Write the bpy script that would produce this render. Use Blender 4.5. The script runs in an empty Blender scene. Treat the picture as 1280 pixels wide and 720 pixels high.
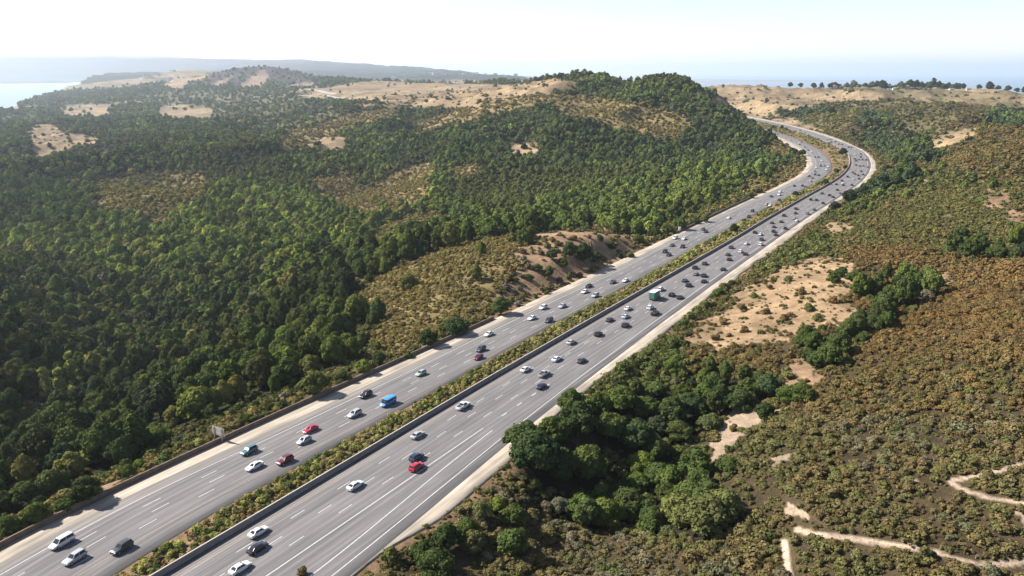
import bpy, bmesh, math, random
import numpy as np
from mathutils import Vector, Matrix, noise as mnoise
R = math.radians
rng = np.random.default_rng(11)
random.seed(7)
scene = bpy.context.scene
COL = scene.collection

# ------------------------------------------------------------------ camera model
F, HY, H = 1000.0, 90.0, 93.0
PITCH = math.atan2(360 - HY, F)
CP, SP = math.cos(PITCH), math.sin(PITCH)
def ray(px, py):
    u = (px - 640) / F; v = (360 - py) / F
    return np.array([u, CP + v * SP, -SP + v * CP])
def at_z(px, py, z=0.0):
    d = ray(px, py); t = (z - H) / d[2]
    return np.array([d[0] * t, d[1] * t, z])
def at_y(px, py, Y):
    d = ray(px, py); t = Y / d[1]
    return np.array([d[0] * t, Y, H + d[2] * t])
def project(x, y, z):
    dz = z - H
    depth = y * CP - dz * SP
    up = y * SP + dz * CP
    depth = np.where(depth < 1, 1, depth)
    return 640 + F * x / depth, 360 - F * up / depth

# ------------------------------------------------------------------ road curves
def world_line(pix, z=0.0):
    return np.array([at_z(p[0], p[1], z)[:2] for p in pix])
def arclen(P):
    return np.concatenate([[0], np.cumsum(np.hypot(*np.diff(P, axis=0).T))])
def resample(P, step):
    s = arclen(P); n = max(2, int(s[-1] / step)); t = np.linspace(0, s[-1], n + 1)
    return np.stack([np.interp(t, s, P[:, 0]), np.interp(t, s, P[:, 1])], 1)
def gsmooth(a, sig):
    """gaussian smoothing along axis 0 with per-sample sigma (in samples)"""
    n = len(a); idx = np.arange(n); out = np.empty_like(a)
    sig = np.broadcast_to(sig, (n,))
    for i in range(n):
        r = int(4 * sig[i]) + 1
        r = min(r, i, n - 1 - i)
        if r < 1: out[i] = a[i]; continue
        k = idx[i - r:i + r + 1]; w = np.exp(-.5 * ((k - i) / sig[i]) ** 2); w /= w.sum()
        out[i] = (a[k] * (w[:, None] if a.ndim > 1 else w)).sum(0)
    return out
def make_ref(pix, back=110, fwd=500):
    P = world_line(pix)
    d0 = P[1] - P[0]; d0 /= np.hypot(*d0)
    d1 = np.array([-0.12, 1.0])
    P = np.vstack([P[0] - d0 * back, P, P[-1] + d1 * fwd])
    Q = resample(P, 4.0)
    d = np.hypot(Q[:, 0], Q[:, 1])
    sig = np.clip(d / 110.0, 4, 9)
    for _ in range(2): Q = gsmooth(Q, sig)
    return Q
class Ref:
    def __init__(s, pix):
        s.P = make_ref(pix); s.s = arclen(s.P)
        T = np.gradient(s.P, axis=0); T /= np.hypot(T[:, 0], T[:, 1])[:, None]
        s.T = T; s.N = np.stack([T[:, 1], -T[:, 0]], 1)    # N points to the right of travel (up-road)
    def locate(s, p):
        d = ((s.P - p) ** 2).sum(1); i = int(d.argmin()); v = np.asarray(p) - s.P[i]
        return s.s[i] + v @ s.T[i], v @ s.N[i], i
    def offs(s, pix, sm=6.0, z=0.0):
        L = [s.locate(p)[:2] for p in world_line(pix, z)]
        L.sort(); L = np.array(L)
        o = np.interp(s.s, L[:, 0], L[:, 1])
        return gsmooth(o, np.clip(s.P[:, 1] / 60, 3, 16))
M_PIX = [(210,720),(410,600),(600,485),(711.7,420),(760,391.7),(920,300),(960,275),(1021.7,239.6),(1041.7,229),(1054,221),(1061.7,212.5),(1065,205),(1064.6,200),(1063,194),(1057.5,187),(1045,182),(1033,177),(1019,171),(1008,167.5),(1000,164.7),(984,160),(970,156),(949,151.7),(928,147.5)]
R_PIX = [(423,720),(561,600),(634,540),(711.7,481.7),(792.5,421),(881.7,355.8),(955,304),(1057,238.6)]
I_PIX = [(123,720),(143,704.5),(200,673),(240,651),(340,598),(400,566.7),(466.7,530),(556.7,480),(590,461.7),(640,433),(665,419),(750,374),(800,348),(880,302.5),(940,269),(985,246),(1016,231),(1036,219),(1040,213),(1041.7,206),(1038,199),(1031.7,192),(1023,186),(1011,180),(995,173),(978,167.3),(960,161.9),(941,157.5),(932,155.6)]
D_PIX = [(10,678),(87,643),(133,620),(175,600),(200,588),(293,545),(333,526.5),(400,496),(455,472),(495,454),(533,437),(568,421.7),(600,407.5),(641.7,388),(667,376),(707,357.7),(742,341),(763,331),(790,318),(810,308.5),(848,291),(875,278),(910,261),(943,246),(955,240.5),(970,234),(978,230),(995,221),(1004,214),(1008,208),(1008,201),(1005,196),(997.5,189),(981.7,180),(970,173.5),(959,168.8),(941,162.5),(931,159)]
W_PIX = [(0,714),(63,681.7),(92,667),(200,614),(298,566.7),(400,518.7),(480,480),(540,451),(583,429.5),(640,401.7),(673,386),(717,365),(800,325),(830,309)]
S2_PIX = [(400,713),(460,664),(536,600),(620,533.5)]
OUT_PIX = [(446,712),(487,680),(547,650),(583,623),(640,573),(690,527),(717,498),(787,448),(850,400),(880,379),(952,322),(1015,277),(1047,252),(1072,235),(1083,226.7),(1094,216),(1096,211),(1093.5,201),(1082.7,190),(1071,184),(1058,177.4),(1046,172.5),(1035,168.8),(1023,164.9),(1008,160.8),(991,157),(978,153.6),(966.7,151),(953,148.3),(941,146.2),(926.7,143.6)]
RM = Ref(M_PIX); RI = Ref(I_PIX)
oR = RM.offs(R_PIX)
iN = RM.locate(at_z(1057, 238.6)[:2])[2]
oR[iN:] = np.interp(RM.s[iN:], [RM.s[iN], RM.s[iN] + 120, 9e9], [oR[iN], 16.2, 16.2]); oR = np.maximum(gsmooth(oR, 8), 16.1)
oOUT = np.maximum(RM.offs(OUT_PIX), oR + 4.0)
oASP = np.minimum(oR + 3.0, oOUT - 0.8)
oS2 = RM.offs(S2_PIX)
oDL = np.minimum(RI.offs(D_PIX), -19.5)      # left edge of the left carriageway strip (negative = left)
oW = RI.offs(W_PIX)
iW = RI.locate(at_z(830, 309)[:2])[2]; oW[iW:] = np.interp(RI.s[iW:], [RI.s[iW], RI.s[iW] + 60], [oW[iW], -15.4]); oW = gsmooth(oW, 10)
oDL = np.minimum(oDL, oW - 3.4)
oY = np.minimum(oW + 14.0, -0.8)                                # yellow line of the left carriageway

def corridor_poly():
    a = RI.P + RI.N * oDL[:, None]; b = RM.P + RM.N * oOUT[:, None]
    return np.vstack([a, b[::-1]])
CORR = corridor_poly()[::1]
def in_poly(X, Y, poly):
    ins = np.zeros(X.shape, bool); n = len(poly); j = n - 1
    if X.size < 40:
        xi, yi = poly[:, 0], poly[:, 1]; xj, yj = np.roll(xi, 1), np.roll(yi, 1); xx = X.reshape(-1, 1); yy = Y.reshape(-1, 1)
        with np.errstate(divide='ignore', invalid='ignore'):
            c = ((yi > yy) != (yj > yy)) & (xx < (xj - xi) * (yy - yi) / (yj - yi) + xi)
        return (c.sum(1) % 2 == 1).reshape(X.shape)
    for i in range(n):
        xi, yi = poly[i]; xj, yj = poly[j]
        if yi != yj:
            c = ((yi > Y) != (yj > Y)) & (X < (xj - xi) * (Y - yi) / (yj - yi) + xi)
            ins ^= c
        j = i
    return ins
def dist_line(X, Y, L):
    """distance from points to polyline L"""
    if X.size < 40:
        a = L[:-1]; d = np.diff(L, axis=0); q = (d * d).sum(1) + 1e-12; xx = X.reshape(-1, 1); yy = Y.reshape(-1, 1)
        t = np.clip(((xx - a[:, 0]) * d[:, 0] + (yy - a[:, 1]) * d[:, 1]) / q, 0, 1)
        return np.sqrt(((xx - a[:, 0] - t * d[:, 0]) ** 2 + (yy - a[:, 1] - t * d[:, 1]) ** 2).min(1)).reshape(X.shape)
    best = np.full(X.shape, 1e18)
    for k in range(len(L) - 1):
        a = L[k]; d = L[k + 1] - a; q = (d @ d) + 1e-12
        t = np.clip(((X - a[0]) * d[0] + (Y - a[1]) * d[1]) / q, 0, 1)
        best = np.minimum(best, (X - a[0] - t * d[0]) ** 2 + (Y - a[1] - t * d[1]) ** 2)
    return np.sqrt(best)
LEFT_E = (RI.P + RI.N * oDL[:, None])[::3]; RIGHT_E = (RM.P + RM.N * oOUT[:, None])[::3]
CORR3 = np.vstack([LEFT_E, RIGHT_E[::-1]])
def corridor_dist(X, Y):
    """0 inside the road corridor, else distance to it (capped at 60)"""
    out = np.full(X.shape, 60.0)
    cx = (Y > -40) & (Y < 2300) & (np.abs(X) < 700)
    x, y = X[cx], Y[cx]
    d = np.minimum(dist_line(x, y, LEFT_E), dist_line(x, y, RIGHT_E))
    d[in_poly(x, y, CORR3)] = 0
    out[cx] = np.minimum(d, 60)
    return out

# ------------------------------------------------------------------ numpy value noise
_perm = np.random.default_rng(3).random((256, 256))
def vnoise(x, y):
    xi = np.floor(x).astype(int); yi = np.floor(y).astype(int); fx = x - xi; fy = y - yi
    fx = fx * fx * (3 - 2 * fx); fy = fy * fy * (3 - 2 * fy)
    g = lambda a, b: _perm[a & 255, b & 255]
    return (g(xi, yi) * (1 - fx) + g(xi + 1, yi) * fx) * (1 - fy) + (g(xi, yi + 1) * (1 - fx) + g(xi + 1, yi + 1) * fx) * fy
def fbm(x, y, o=4):
    s = 0; a = .5; t = 0
    for k in range(o):
        s = s + a * vnoise(x * 2 ** k + 17 * k, y * 2 ** k + 31 * k); t += a; a *= .5
    return s / t - 0.5

# ------------------------------------------------------------------ terrain height
# (px, py, z): ground seen at that pixel has height z ; (px, py, None, Y): seen at distance Y ; ('d', px, Y, z)
CZ = [ # left canyon and slopes
 (0,590,-16),(60,565,-20),(120,550,-18),(0,540,-35),(0,490,-34),(120,500,-54),(200,500,-30),(200,430,-54),(250,490,-14),(300,440,-22),(350,455,-10),(400,440,-10),
 (400,400,-18),(450,430,-4),(300,380,-38),(200,360,-50),(100,380,-56),(-20,400,-22),(60,420,-46),(120,445,-64),(-20,330,-34),(60,330,-50),(100,310,-47),(200,310,-46),(300,320,-38),(400,330,-22),(450,340,-13),(460,380,-6),
 (500,400,-1),(550,370,3),(600,335,8),(640,315,11),(700,300,12),(740,295,11),(790,300,5),(560,310,4),(520,315,-3),(-250,460,-5),(-250,350,-55),(-250,640,-20),
 # right side near
 (560,690,-2),(650,620,-4),(700,680,-8),(760,620,-12),(820,590,-11),(850,640,-9),(800,700,-7),(900,650,-2),(1000,620,3),(1100,620,6),(1280,620,10),(1280,700,5),(1100,700,2),(1000,700,0),(960,690,-2),
 (780,520,-4),(850,520,-6),(900,500,-3),(850,460,-1),(1000,520,5),(1100,520,8),(1280,500,14),(1280,420,18),(1100,440,10),(1000,440,5),(950,430,4),(900,430,2),(900,400,2),(950,380,5),(1000,350,9),(1040,332,11),(1100,330,13),
 (1200,330,13),(1280,335,17),(1050,400,8),(1110,385,7),(1150,365,10),(1000,318,4),(1060,300,8),(1110,305,9),(1200,305,9),(1280,310,12),(1450,500,16),(1450,330,22),(1450,700,8),
 (1280,250,22),(1200,250,18),(1100,255,9),(1060,270,4),(1150,225,18),(1200,200,29),(1280,200,36),(1115,225,6)]
CY = [ # (px,py,Y)
 (450,240,880),(0,250,820),(100,255,790),(200,255,760),(300,265,740),(400,275,700),(0,205,1150),(150,222,880),(200,215,950),(100,205,1100),(60,180,1600),(0,160,2050),(200,185,1350),(300,195,1150),(350,200,1050),
 (800,290,490),(800,250,700),(800,200,900),(800,150,1120),(700,250,740),(700,200,950),(700,160,1150),(600,280,620),(600,250,760),(600,200,980),(600,170,1150),(500,285,640),(500,250,800),(500,200,1080),(500,172,1300),
 (880,250,620),(900,210,800),(880,190,900),(925,215,760),(960,205,820),(965,190,900),(935,178,1050),(928,160,1130),(870,150,1100),(900,122,1280),(860,113,1330),(800,108,1380),(740,108,1420),(690,114,1480),(640,120,1500),(560,138,1500),(520,150,1450),(540,160,1350),
 (350,180,1330),(400,160,1560),(450,142,1780),(520,132,1950),(430,165,1450),(300,178,1500),(250,160,1850),(120,150,2250),(50,140,2700),(150,130,3000),(250,132,2700),(330,132,2500),(420,130,2300),(150,112,4600),(30,137,2950),(90,124,3500),
 (470,126,2350),(400,112,3000),(500,115,2700),(600,115,2350),(650,108,2350),(690,102,2300),(720,107,2250),(500,103,3400),(430,98,3900),(560,105,3000),(640,103,2750),
 (320,83,4300),(350,84,4300),(285,88,4400),(252,98,4500),(395,100,4200),(300,108,3700),(350,109,3600),(240,111,3600),(200,104,4700),(225,90,5200),(160,103,5200),(180,95,6500),
 (1280,162,720),(1240,158,780),(1200,163,800),(1150,173,860),(1120,190,900),(1400,150,760),(1600,150,760),
 (1100,150,1450),(1100,175,1180),(1140,165,1200),(1050,150,1600),(1060,172,1250),(1000,140,1850),(950,130,1950),(900,119,2250),(920,114,2300),(1000,118,2300),(1060,119,2250),(1100,118,2200),(1180,119,2100),(1280,126,2000),(1200,137,1700),(1200,152,1400),(1150,140,1600),(1400,128,1900),
 (890,135,1900),(930,138,1850),(900,116,2900),
 # far hills
 (0,64,16000),(60,66,16000),(120,68,16000),(200,73,15500),(280,76,15000),(360,76,14000),(440,80,12500),(520,87,10500),(590,92,9000),(650,97,7500),(-200,62,16000),(-500,60,16000),
 (480,92,9000),(560,97,7500),(500,99,6000),(600,101,5000),(20,103,11500),(90,101.5,12500),(160,98.5,13500),(-200,103,11500),(300,92,9500)]
CD = [ # hidden ground (px, Y, z)
 (700,1900,20),(860,1700,20),(640,1800,22),(780,1800,24),(500,4600,0),(650,3600,0),(400,5600,0),(330,6500,10),(760,3000,-40),(800,5000,-150),(700,8500,-160),(760,12000,-160),(1000,3300,-30),(1200,3300,-40),(900,4200,-60),
 (1000,5000,-160),(1250,5000,-160),(1500,4000,-120),(900,9000,-165),(1250,9000,-165),(1100,16000,-170),(1280,1100,8),(1220,1000,8),(1170,1000,0),(0,22000,150),(400,20000,100),(640,14000,-160),(-500,22000,200),
 (1030,900,0),(640,95,-3),(640,50,-4),(200,90,-14),(1200,90,4),(-600,500,-40),(-600,1500,-30),(-600,4000,-30),(1900,800,30),(1900,2500,20),(1100,2700,0) ]
def ctrl():
    pts = [at_z(*c) for c in CZ] + [at_y(*c) for c in CY]
    for px, Y, z in CD:
        pts.append(np.array([(px - 640) / F * Y * 1.0, Y, z]))
    for L in (RI.P + RI.N * (oDL - 1)[:, None], RM.P + RM.N * (oOUT + 1)[:, None]):
        for p in L[::14]: pts.append(np.array([p[0], p[1], 0.0]))
    return np.array(pts)
CT = ctrl()
LAKE_Z, BAY_Z = -40.0, -150.0
def uv_of(X, Y):
    r = np.hypot(X, Y) + 30.0
    a = np.arctan2(X, Y)
    return np.stack([a * 2.2, np.log(r) * 1.5], -1)
def fit_rbf():
    U = uv_of(CT[:, 0], CT[:, 1]); n = len(U)
    D = np.sqrt(((U[:, None] - U[None]) ** 2).sum(-1) + 0.03 ** 2)
    A = np.zeros((n + 3, n + 3)); A[:n, :n] = D - np.eye(n) * 0.012 * -1 * -1
    A[:n, n] = 1; A[:n, n + 1:] = U; A[n, :n] = 1; A[n + 1:, :n] = U.T
    b = np.zeros(n + 3); b[:n] = CT[:, 2]
    return U, np.linalg.solve(A, b)
_U, _W = fit_rbf()
def rbf(X, Y):
    sh = X.shape; q = uv_of(X.ravel(), Y.ravel()); out = np.empty(len(q)); n = len(_U)
    for k in range(0, len(q), 20000):
        c = q[k:k + 20000]
        D = np.sqrt(((c[:, None] - _U[None]) ** 2).sum(-1) + 0.03 ** 2)
        out[k:k + 20000] = D @ _W[:n] + _W[n] + c @ _W[n + 1:]
    return out.reshape(sh)
LAKE = np.array([at_z(p[0], p[1], LAKE_Z)[:2] for p in [(-900,170),(-150,150),(0,139),(28,133),(48,126),(62,124),(75,120),(100,117),(118,112),(142,109.5),(150,107.4),(126,105.8),(100,104.8),(112,103.6),(150,103.0),(186,102.2),(190,101.2),(150,101.0),(108,102.0),(80,104.0),(0,104.7),(-200,105),(-900,108)]])
def smooth01(t):
    t = np.clip(t, 0, 1); return t * t * (3 - 2 * t)
def height(X, Y):
    X = np.asarray(X, float); Y = np.asarray(Y, float)
    h = rbf(X, Y)
    r = np.hypot(X, Y)
    cd = corridor_dist(X, Y)
    bl = smooth01((cd - 0.5) / 14.0)
    rd = 0.5 - np.abs(fbm(X / 230 + 5, Y / 230 + 2, 4)) * 3.2
    n = fbm(X / 90, Y / 90, 4) * 9 * smooth01((r - 150) / 700 + .25) + np.clip(rd, -.7, .5) * 44 * smooth01((r - 650) / 500) * (1 - .5 * smooth01((r - 3000) / 2000)) + fbm(X / 420 + 9, Y / 420, 3) * 26 * smooth01((r - 1500) / 3000)
    n += np.abs(fbm(X / 700 + 3, Y / 700 + 8, 4)) * 120 * smooth01((r - 4500) / 4000) * (h > 0)
    n *= smooth01((cd - 3) / 50) * smooth01((h + 145) / 60)
    n *= 1 - .75 * smooth01((r - 2100) / 300) * (1 - smooth01((r - 4700) / 500)) * (X < 500)
    h = (h + n) * bl + (-0.35) * (1 - bl)
    far = (Y > 2400) & (X < 600)
    if far.any():
        ins = in_poly(X[far], Y[far], LAKE)
        dl = dist_line(X[far], Y[far], np.vstack([LAKE, LAKE[:1]]))
        hh = h[far]
        hh = np.where(ins, LAKE_Z - 3 - np.minimum(dl * .03, 12), np.maximum(hh, LAKE_Z + 1.5 + np.minimum(dl * .02, 10)))
        h[far] = hh
    return h
# ------------------------------------------------------------------ helpers
def tag(o, label=None, cat=None, group=None, kind=None):
    if label: o['label'] = label
    if cat: o['category'] = cat
    if group: o['group'] = group
    if kind: o['kind'] = kind
    return o
def link(name, me, mats=(), parent=None, loc=None):
    o = bpy.data.objects.new(name, me); COL.objects.link(o)
    if me is not None:
        for m in mats: me.materials.append(m)
    if parent: o.parent = parent
    if loc is not None: o.location = loc
    return o
def np_mesh(name, V, Fc, smooth=False):
    """V (n,3) float, Fc (m,k) int"""
    me = bpy.data.meshes.new(name); V = np.ascontiguousarray(V, np.float32); Fc = np.ascontiguousarray(Fc, np.int32)
    me.vertices.add(len(V)); me.vertices.foreach_set('co', V.ravel())
    m, k = Fc.shape
    me.loops.add(m * k); me.loops.foreach_set('vertex_index', Fc.ravel())
    me.polygons.add(m); me.polygons.foreach_set('loop_start', np.arange(m, dtype=np.int32) * k)
    me.update(calc_edges=True)
    if smooth: me.shade_smooth()
    return me
def poly_mesh(name, V, faces, smooth=False):
    me = bpy.data.meshes.new(name); me.from_pydata([tuple(v) for v in V], [], faces); me.update()
    if smooth: me.shade_smooth()
    return me
def empty(name, loc, rz=0):
    o = bpy.data.objects.new(name, None); COL.objects.link(o); o.location = loc; o.rotation_euler = (0, 0, rz)
    o.empty_display_size = .5
    return o

# ------------------------------------------------------------------ materials
def new_mat(name):
    m = bpy.data.materials.new(name); m.use_nodes = True
    nt = m.node_tree; nt.nodes.clear()
    out = nt.nodes.new('ShaderNodeOutputMaterial')
    return m, nt, out
def N(nt, t, **kw):
    n = nt.nodes.new(t)
    for k, v in kw.items():
        if k in n.inputs.keys() if hasattr(n.inputs, 'keys') else False: n.inputs[k].default_value = v
        else: setattr(n, k, v)
    return n
def noise_n(nt, scale, detail=3, rough=.55, vec=None):
    n = nt.nodes.new('ShaderNodeTexNoise'); n.inputs['Scale'].default_value = scale; n.inputs['Detail'].default_value = detail
    n.inputs['Roughness'].default_value = rough
    if vec is not None: nt.links.new(vec, n.inputs['Vector'])
    return n
def ramp(nt, fac, stops):
    r = nt.nodes.new('ShaderNodeValToRGB'); e = r.color_ramp.elements
    while len(e) < len(stops): e.new(.5)
    for i, (p, c) in enumerate(stops):
        e[i].position = p; e[i].color = (*c, 1) if len(c) == 3 else c
    nt.links.new(fac, r.inputs['Fac']); return r
def mixc(nt, fac, a, b, mode='MIX'):
    m = nt.nodes.new('ShaderNodeMix'); m.data_type = 'RGBA'; m.blend_type = mode
    for k, v in ((0, fac), (6, a), (7, b)):
        if hasattr(v, 'is_output') or isinstance(v, bpy.types.NodeSocket): nt.links.new(v, m.inputs[k])
        elif isinstance(v, (int, float)): m.inputs[k].default_value = v
        else: m.inputs[k].default_value = (*v, 1)
    return m.outputs[2]
def principled(nt, out, color, rough=.6, metal=0, spec=.5):
    p = nt.nodes.new('ShaderNodeBsdfPrincipled'); p.inputs['Roughness'].default_value = rough; p.inputs['Metallic'].default_value = metal
    p.inputs['Specular IOR Level'].default_value = spec
    if isinstance(color, bpy.types.NodeSocket): nt.links.new(color, p.inputs['Base Color'])
    else: p.inputs['Base Color'].default_value = (*color, 1)
    nt.links.new(p.outputs[0], out.inputs[0]); return p
def plain(name, color, rough=.6, metal=0, spec=.5, nscale=3.0, namt=.18):
    m, nt, out = new_mat(name)
    g = nt.nodes.new('ShaderNodeNewGeometry')
    n = noise_n(nt, nscale, 4, .6, g.outputs['Position'])
    c = mixc(nt, 1.0, color, ramp(nt, n.outputs[0], [(.25, (1 - namt,) * 3), (.75, (1 + namt * .3,) * 3)]).outputs[0], 'MULTIPLY')
    principled(nt, out, c, rough, metal, spec); return m
def foliage_mat(name, base, var=.5):
    m, nt, out = new_mat(name)
    at = nt.nodes.new('ShaderNodeAttribute'); at.attribute_type = 'INSTANCER'; at.attribute_name = 'tint'
    lf = nt.nodes.new('ShaderNodeAttribute'); lf.attribute_type = 'GEOMETRY'; lf.attribute_name = 'leaf'
    c = mixc(nt, 1.0, at.outputs['Color'], ramp(nt, lf.outputs['Fac'], [(0, (1 - var, 1 - var * .9, 1 - var)), (.6, (1, 1, 1)), (1, (1 + var * .9, 1 + var * .8, 1 + var * .35))]).outputs[0], 'MULTIPLY')
    d = nt.nodes.new('ShaderNodeBsdfDiffuse'); t = nt.nodes.new('ShaderNodeBsdfTranslucent'); mx = nt.nodes.new('ShaderNodeMixShader')
    mx.inputs[0].default_value = .12
    nt.links.new(c, d.inputs[0]); nt.links.new(mixc(nt, 1.0, c, (1.1, 1.15, .6), 'MULTIPLY'), t.inputs[0])
    nt.links.new(d.outputs[0], mx.inputs[1]); nt.links.new(t.outputs[0], mx.inputs[2]); nt.links.new(mx.outputs[0], out.inputs[0])
    return m
M_LEAF = foliage_mat('leaves', None, .55)
M_BARK = plain('bark', (.09, .065, .045), .9, nscale=2)

def vc_mat(name, rough=.95, sc=((.35, .3), (.05, .4), (.008, .35), (2.5, .35))):
    """ground: vertex colour x several scales of noise"""
    m, nt, out = new_mat(name)
    a = nt.nodes.new('ShaderNodeAttribute'); a.attribute_type = 'GEOMETRY'; a.attribute_name = 'col'
    g = nt.nodes.new('ShaderNodeNewGeometry'); c = a.outputs['Color']
    for s, amt in sc:
        n = noise_n(nt, s, 4, .6, g.outputs['Position'])
        c = mixc(nt, 1.0, c, ramp(nt, n.outputs[0], [(.3, (1 - amt,) * 3), (.7, (1 + amt * .8, 1 + amt * .75, 1 + amt * .7))]).outputs[0], 'MULTIPLY')
    p = principled(nt, out, c, rough, 0, .1)
    b = nt.nodes.new('ShaderNodeBump'); b.inputs['Strength'].default_value = .6; b.inputs['Distance'].default_value = .6
    n = noise_n(nt, .8, 5, .65, g.outputs['Position']); nt.links.new(n.outputs[0], b.inputs['Height']); nt.links.new(b.outputs[0], p.inputs['Normal'])
    return m
M_GROUND = vc_mat('ground_soil_and_grass')

# ------------------------------------------------------------------ zones (pixel outlines laid on the terrain)
def P_(s): 
    v = [float(t) for t in s.replace(')', ' ').replace('(', ' ').replace(',', ' ').split()]
    return np.array(v).reshape(-1, 2)
Z = {}
def zone(k, *polys): Z.setdefault(k, []).extend(P_(p) for p in polys)
# gold: short golden-olive scrub ; grass: dry straw grass ; soil: bare red-tan soil ; scrub: brown-olive scrub; sand: pale path
zone('gold', '445,378 475,352 500,338 540,318 600,300 640,296 655,312 640,345 628,372 610,392 585,402 555,412 530,425 500,440 478,446 462,432 480,405',
     '430,250 455,235 500,215 540,203 536,232 505,248 455,262', '395,225 430,214 445,222 420,235 392,236',
     '510,158 540,146 590,132 640,121 700,116 700,124 650,131 610,142 560,152 530,160', '350,176 380,165 410,152 450,140 500,133 490,142 440,156 400,168 375,182 345,184',
     '385,152 370,170 352,172', '690,120 720,118 770,126 820,132 860,146 868,158 840,158 800,148 770,142 730,136 690,130',
     '560,214 590,205 600,212 575,220', '1000,240 1002,210 985,206 970,212 975,232 990,236',
     '925,225 950,222 965,235 948,243 930,240', '945,192 975,176 990,188 985,200 960,200')
zone('gold', '392,238 430,232 470,238 500,222 536,232 520,252 470,270 440,268', '690,128 770,136 860,162 850,170 790,160 700,142')
zone('goldgreen', '120,226 160,216 225,214 262,222 255,246 218,262 212,285 185,276 160,262 128,252', '460,300 520,262 560,262 500,300 470,318')
zone('grass', '36,160 50,155 72,156 76,166 125,169 122,174 92,178 70,188 44,192 40,172', '78,134 100,130 138,131 136,140 108,141 82,140', '196,136 222,130 268,138 262,144 205,144',
     '380,176 405,170 425,170 432,178 410,186 388,184', '640,178 672,178 672,190 642,190', '640,106 690,98 722,104 718,112 690,115 650,120 615,128 600,122',
     '380,122 395,112 440,104 480,100 520,104 600,105 650,106 640,118 590,130 520,130 450,128 420,124', '200,106 232,98 262,92 262,96 232,106 225,112',
     '885,124 905,114 950,112 1000,116 1030,120 1010,128 985,138 950,142 925,143 900,134', '975,128 1000,122 1060,116 1120,116 1200,120 1285,124 1400,130 1400,140 1285,136 1200,130 1110,124 1060,124 1010,134 985,142',
     '1160,176 1185,164 1228,160 1222,170 1190,182 1165,188', '1025,283 1050,277 1068,284 1050,292 1030,292', '960,150 990,146 1010,156 1030,166 1000,160 970,154', '1240,132 1285,130 1285,142 1245,140')
zone('soil', '640,316 690,290 745,284 790,292 806,302 790,320 760,332 700,358 655,380 622,396 608,402 630,372 652,345',
     '965,460 985,448 1008,450 1018,470 1000,482 975,482', '1050,395 1085,392 1100,400 1090,412 1060,412', '1225,244 1250,240 1262,246 1250,262 1232,260', '1262,262 1285,266 1285,278 1268,276','1150,230 1160,226 1162,234',
     '1150,345 1185,340 1190,352 1160,354','505,665 520,672 495,690 470,700 455,716 440,718 470,690','355,572 366,574','105,606 140,598 142,606 112,618')
zone('knoll', '850,424 880,398 905,378 950,345 985,328 1020,322 1050,322 1066,338 1072,352 1062,370 1075,388 1050,398 1020,408 985,420 950,432 905,440 870,438')
zone('sand', '898,578 905,540 918,520 930,500 944,504 960,515 1000,505 996,516 975,522 968,534 948,541 936,553 925,573 908,584', '962,566 985,558 1000,563 975,574',
     '1150,604 1165,606 1158,620 1148,612', '1236,636 1272,650 1268,664 1250,652','985,628 1005,636 1012,655 990,650')
TRAIL0 = [(992,740),(988,722),(983,706),(982,690),(980,676)]
TRAIL1 = [(998,663),(1010,667),(1045,672),(1085,676),(1120,680),(1150,686),(1185,694),(1212,706),(1250,706),(1285,700),(1330,698)]
TRAIL2 = [(1330,640),(1285,632),(1262,628),(1240,622),(1212,616),(1196,610),(1186,602),(1180,600),(1200,599),(1222,596),(1250,588),(1285,580),(1330,574)]
# woods (dark trees) on the right side
zone('wood', '640,590 645,562 668,548 700,524 730,496 770,482 810,470 850,476 900,484 942,492 940,508 925,512 905,520 885,545 900,580 890,640 870,690 800,690 770,650 720,660 650,640',
     '845,468 880,462 930,480 940,500 900,500', '1010,452 1000,430 1040,412 1075,415 1070,432 1050,455 1030,470', '950,498 930,488 950,470 990,470 1010,492 1000,505',
     '1055,402 1070,386 1100,384 1122,398 1108,414 1070,418', '1085,362 1110,348 1135,338 1160,342 1165,362 1135,384 1100,388',
     '1170,318 1195,300 1230,296 1250,308 1240,322', '1250,322 1285,300 1340,300 1340,322',
     '1040,240 1060,222 1085,222 1120,212 1125,226 1100,240 1070,262 1045,268', '1015,262 1040,258 1045,268 1022,274',
     '1060,172 1078,160 1082,148 1100,144 1118,152 1122,172 1140,176 1160,190 1130,204 1100,206 1085,186', '985,146 930,132 950,128 985,134 1010,136 1040,142 1030,150 1000,152',
     '1120,184 1160,180 1200,172 1160,196 1130,206', '1232,150 1250,138 1285,138 1340,142 1340,156 1285,156 1240,160', '880,132 905,130 925,136 940,140 930,146 900,138')
zone('green', '700,524 705,498 740,470 790,440 830,416 855,402 870,410 850,440 870,470 830,482 780,484 730,500', '1010,330 985,330 960,352 945,352 975,310 1010,290 1030,300 1045,325 1020,322',
     '1240,232 1130,234 1080,262 1040,282 1020,282 1060,262 1110,230 1180,210','900,372 925,360 925,350 890,372 868,395 880,398')
zone('olive', '1140,236 1285,228 1400,228 1400,306 1200,312 1100,312 1040,306 1060,284 1100,262', '1045,168 1070,190 1090,200 1082,210 1060,190 1010,165 1000,156 1040,150 1060,160',
     '1010,130 1110,124 1180,128 1200,140 1180,170 1140,180 1120,150 1085,140 1060,160 1020,166 1000,158 1000,146 1040,142')
zone('farfield', '200,128 420,128 430,144 390,158 330,160 280,150 220,150', '215,112 400,114 440,122 430,130 200,128 150,132')
zone('farbrown', '232,108 262,96 285,86 315,81 350,81 380,86 400,96 396,104 372,104 340,100 320,108 296,108 270,104')
zone('gully', '300,109 312,98 322,90 330,87 336,94 333,104 325,110', '262,108 276,100 290,94 284,102 272,110', '350,110 372,104 392,103 400,110')
COLG = 'gully'
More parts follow.
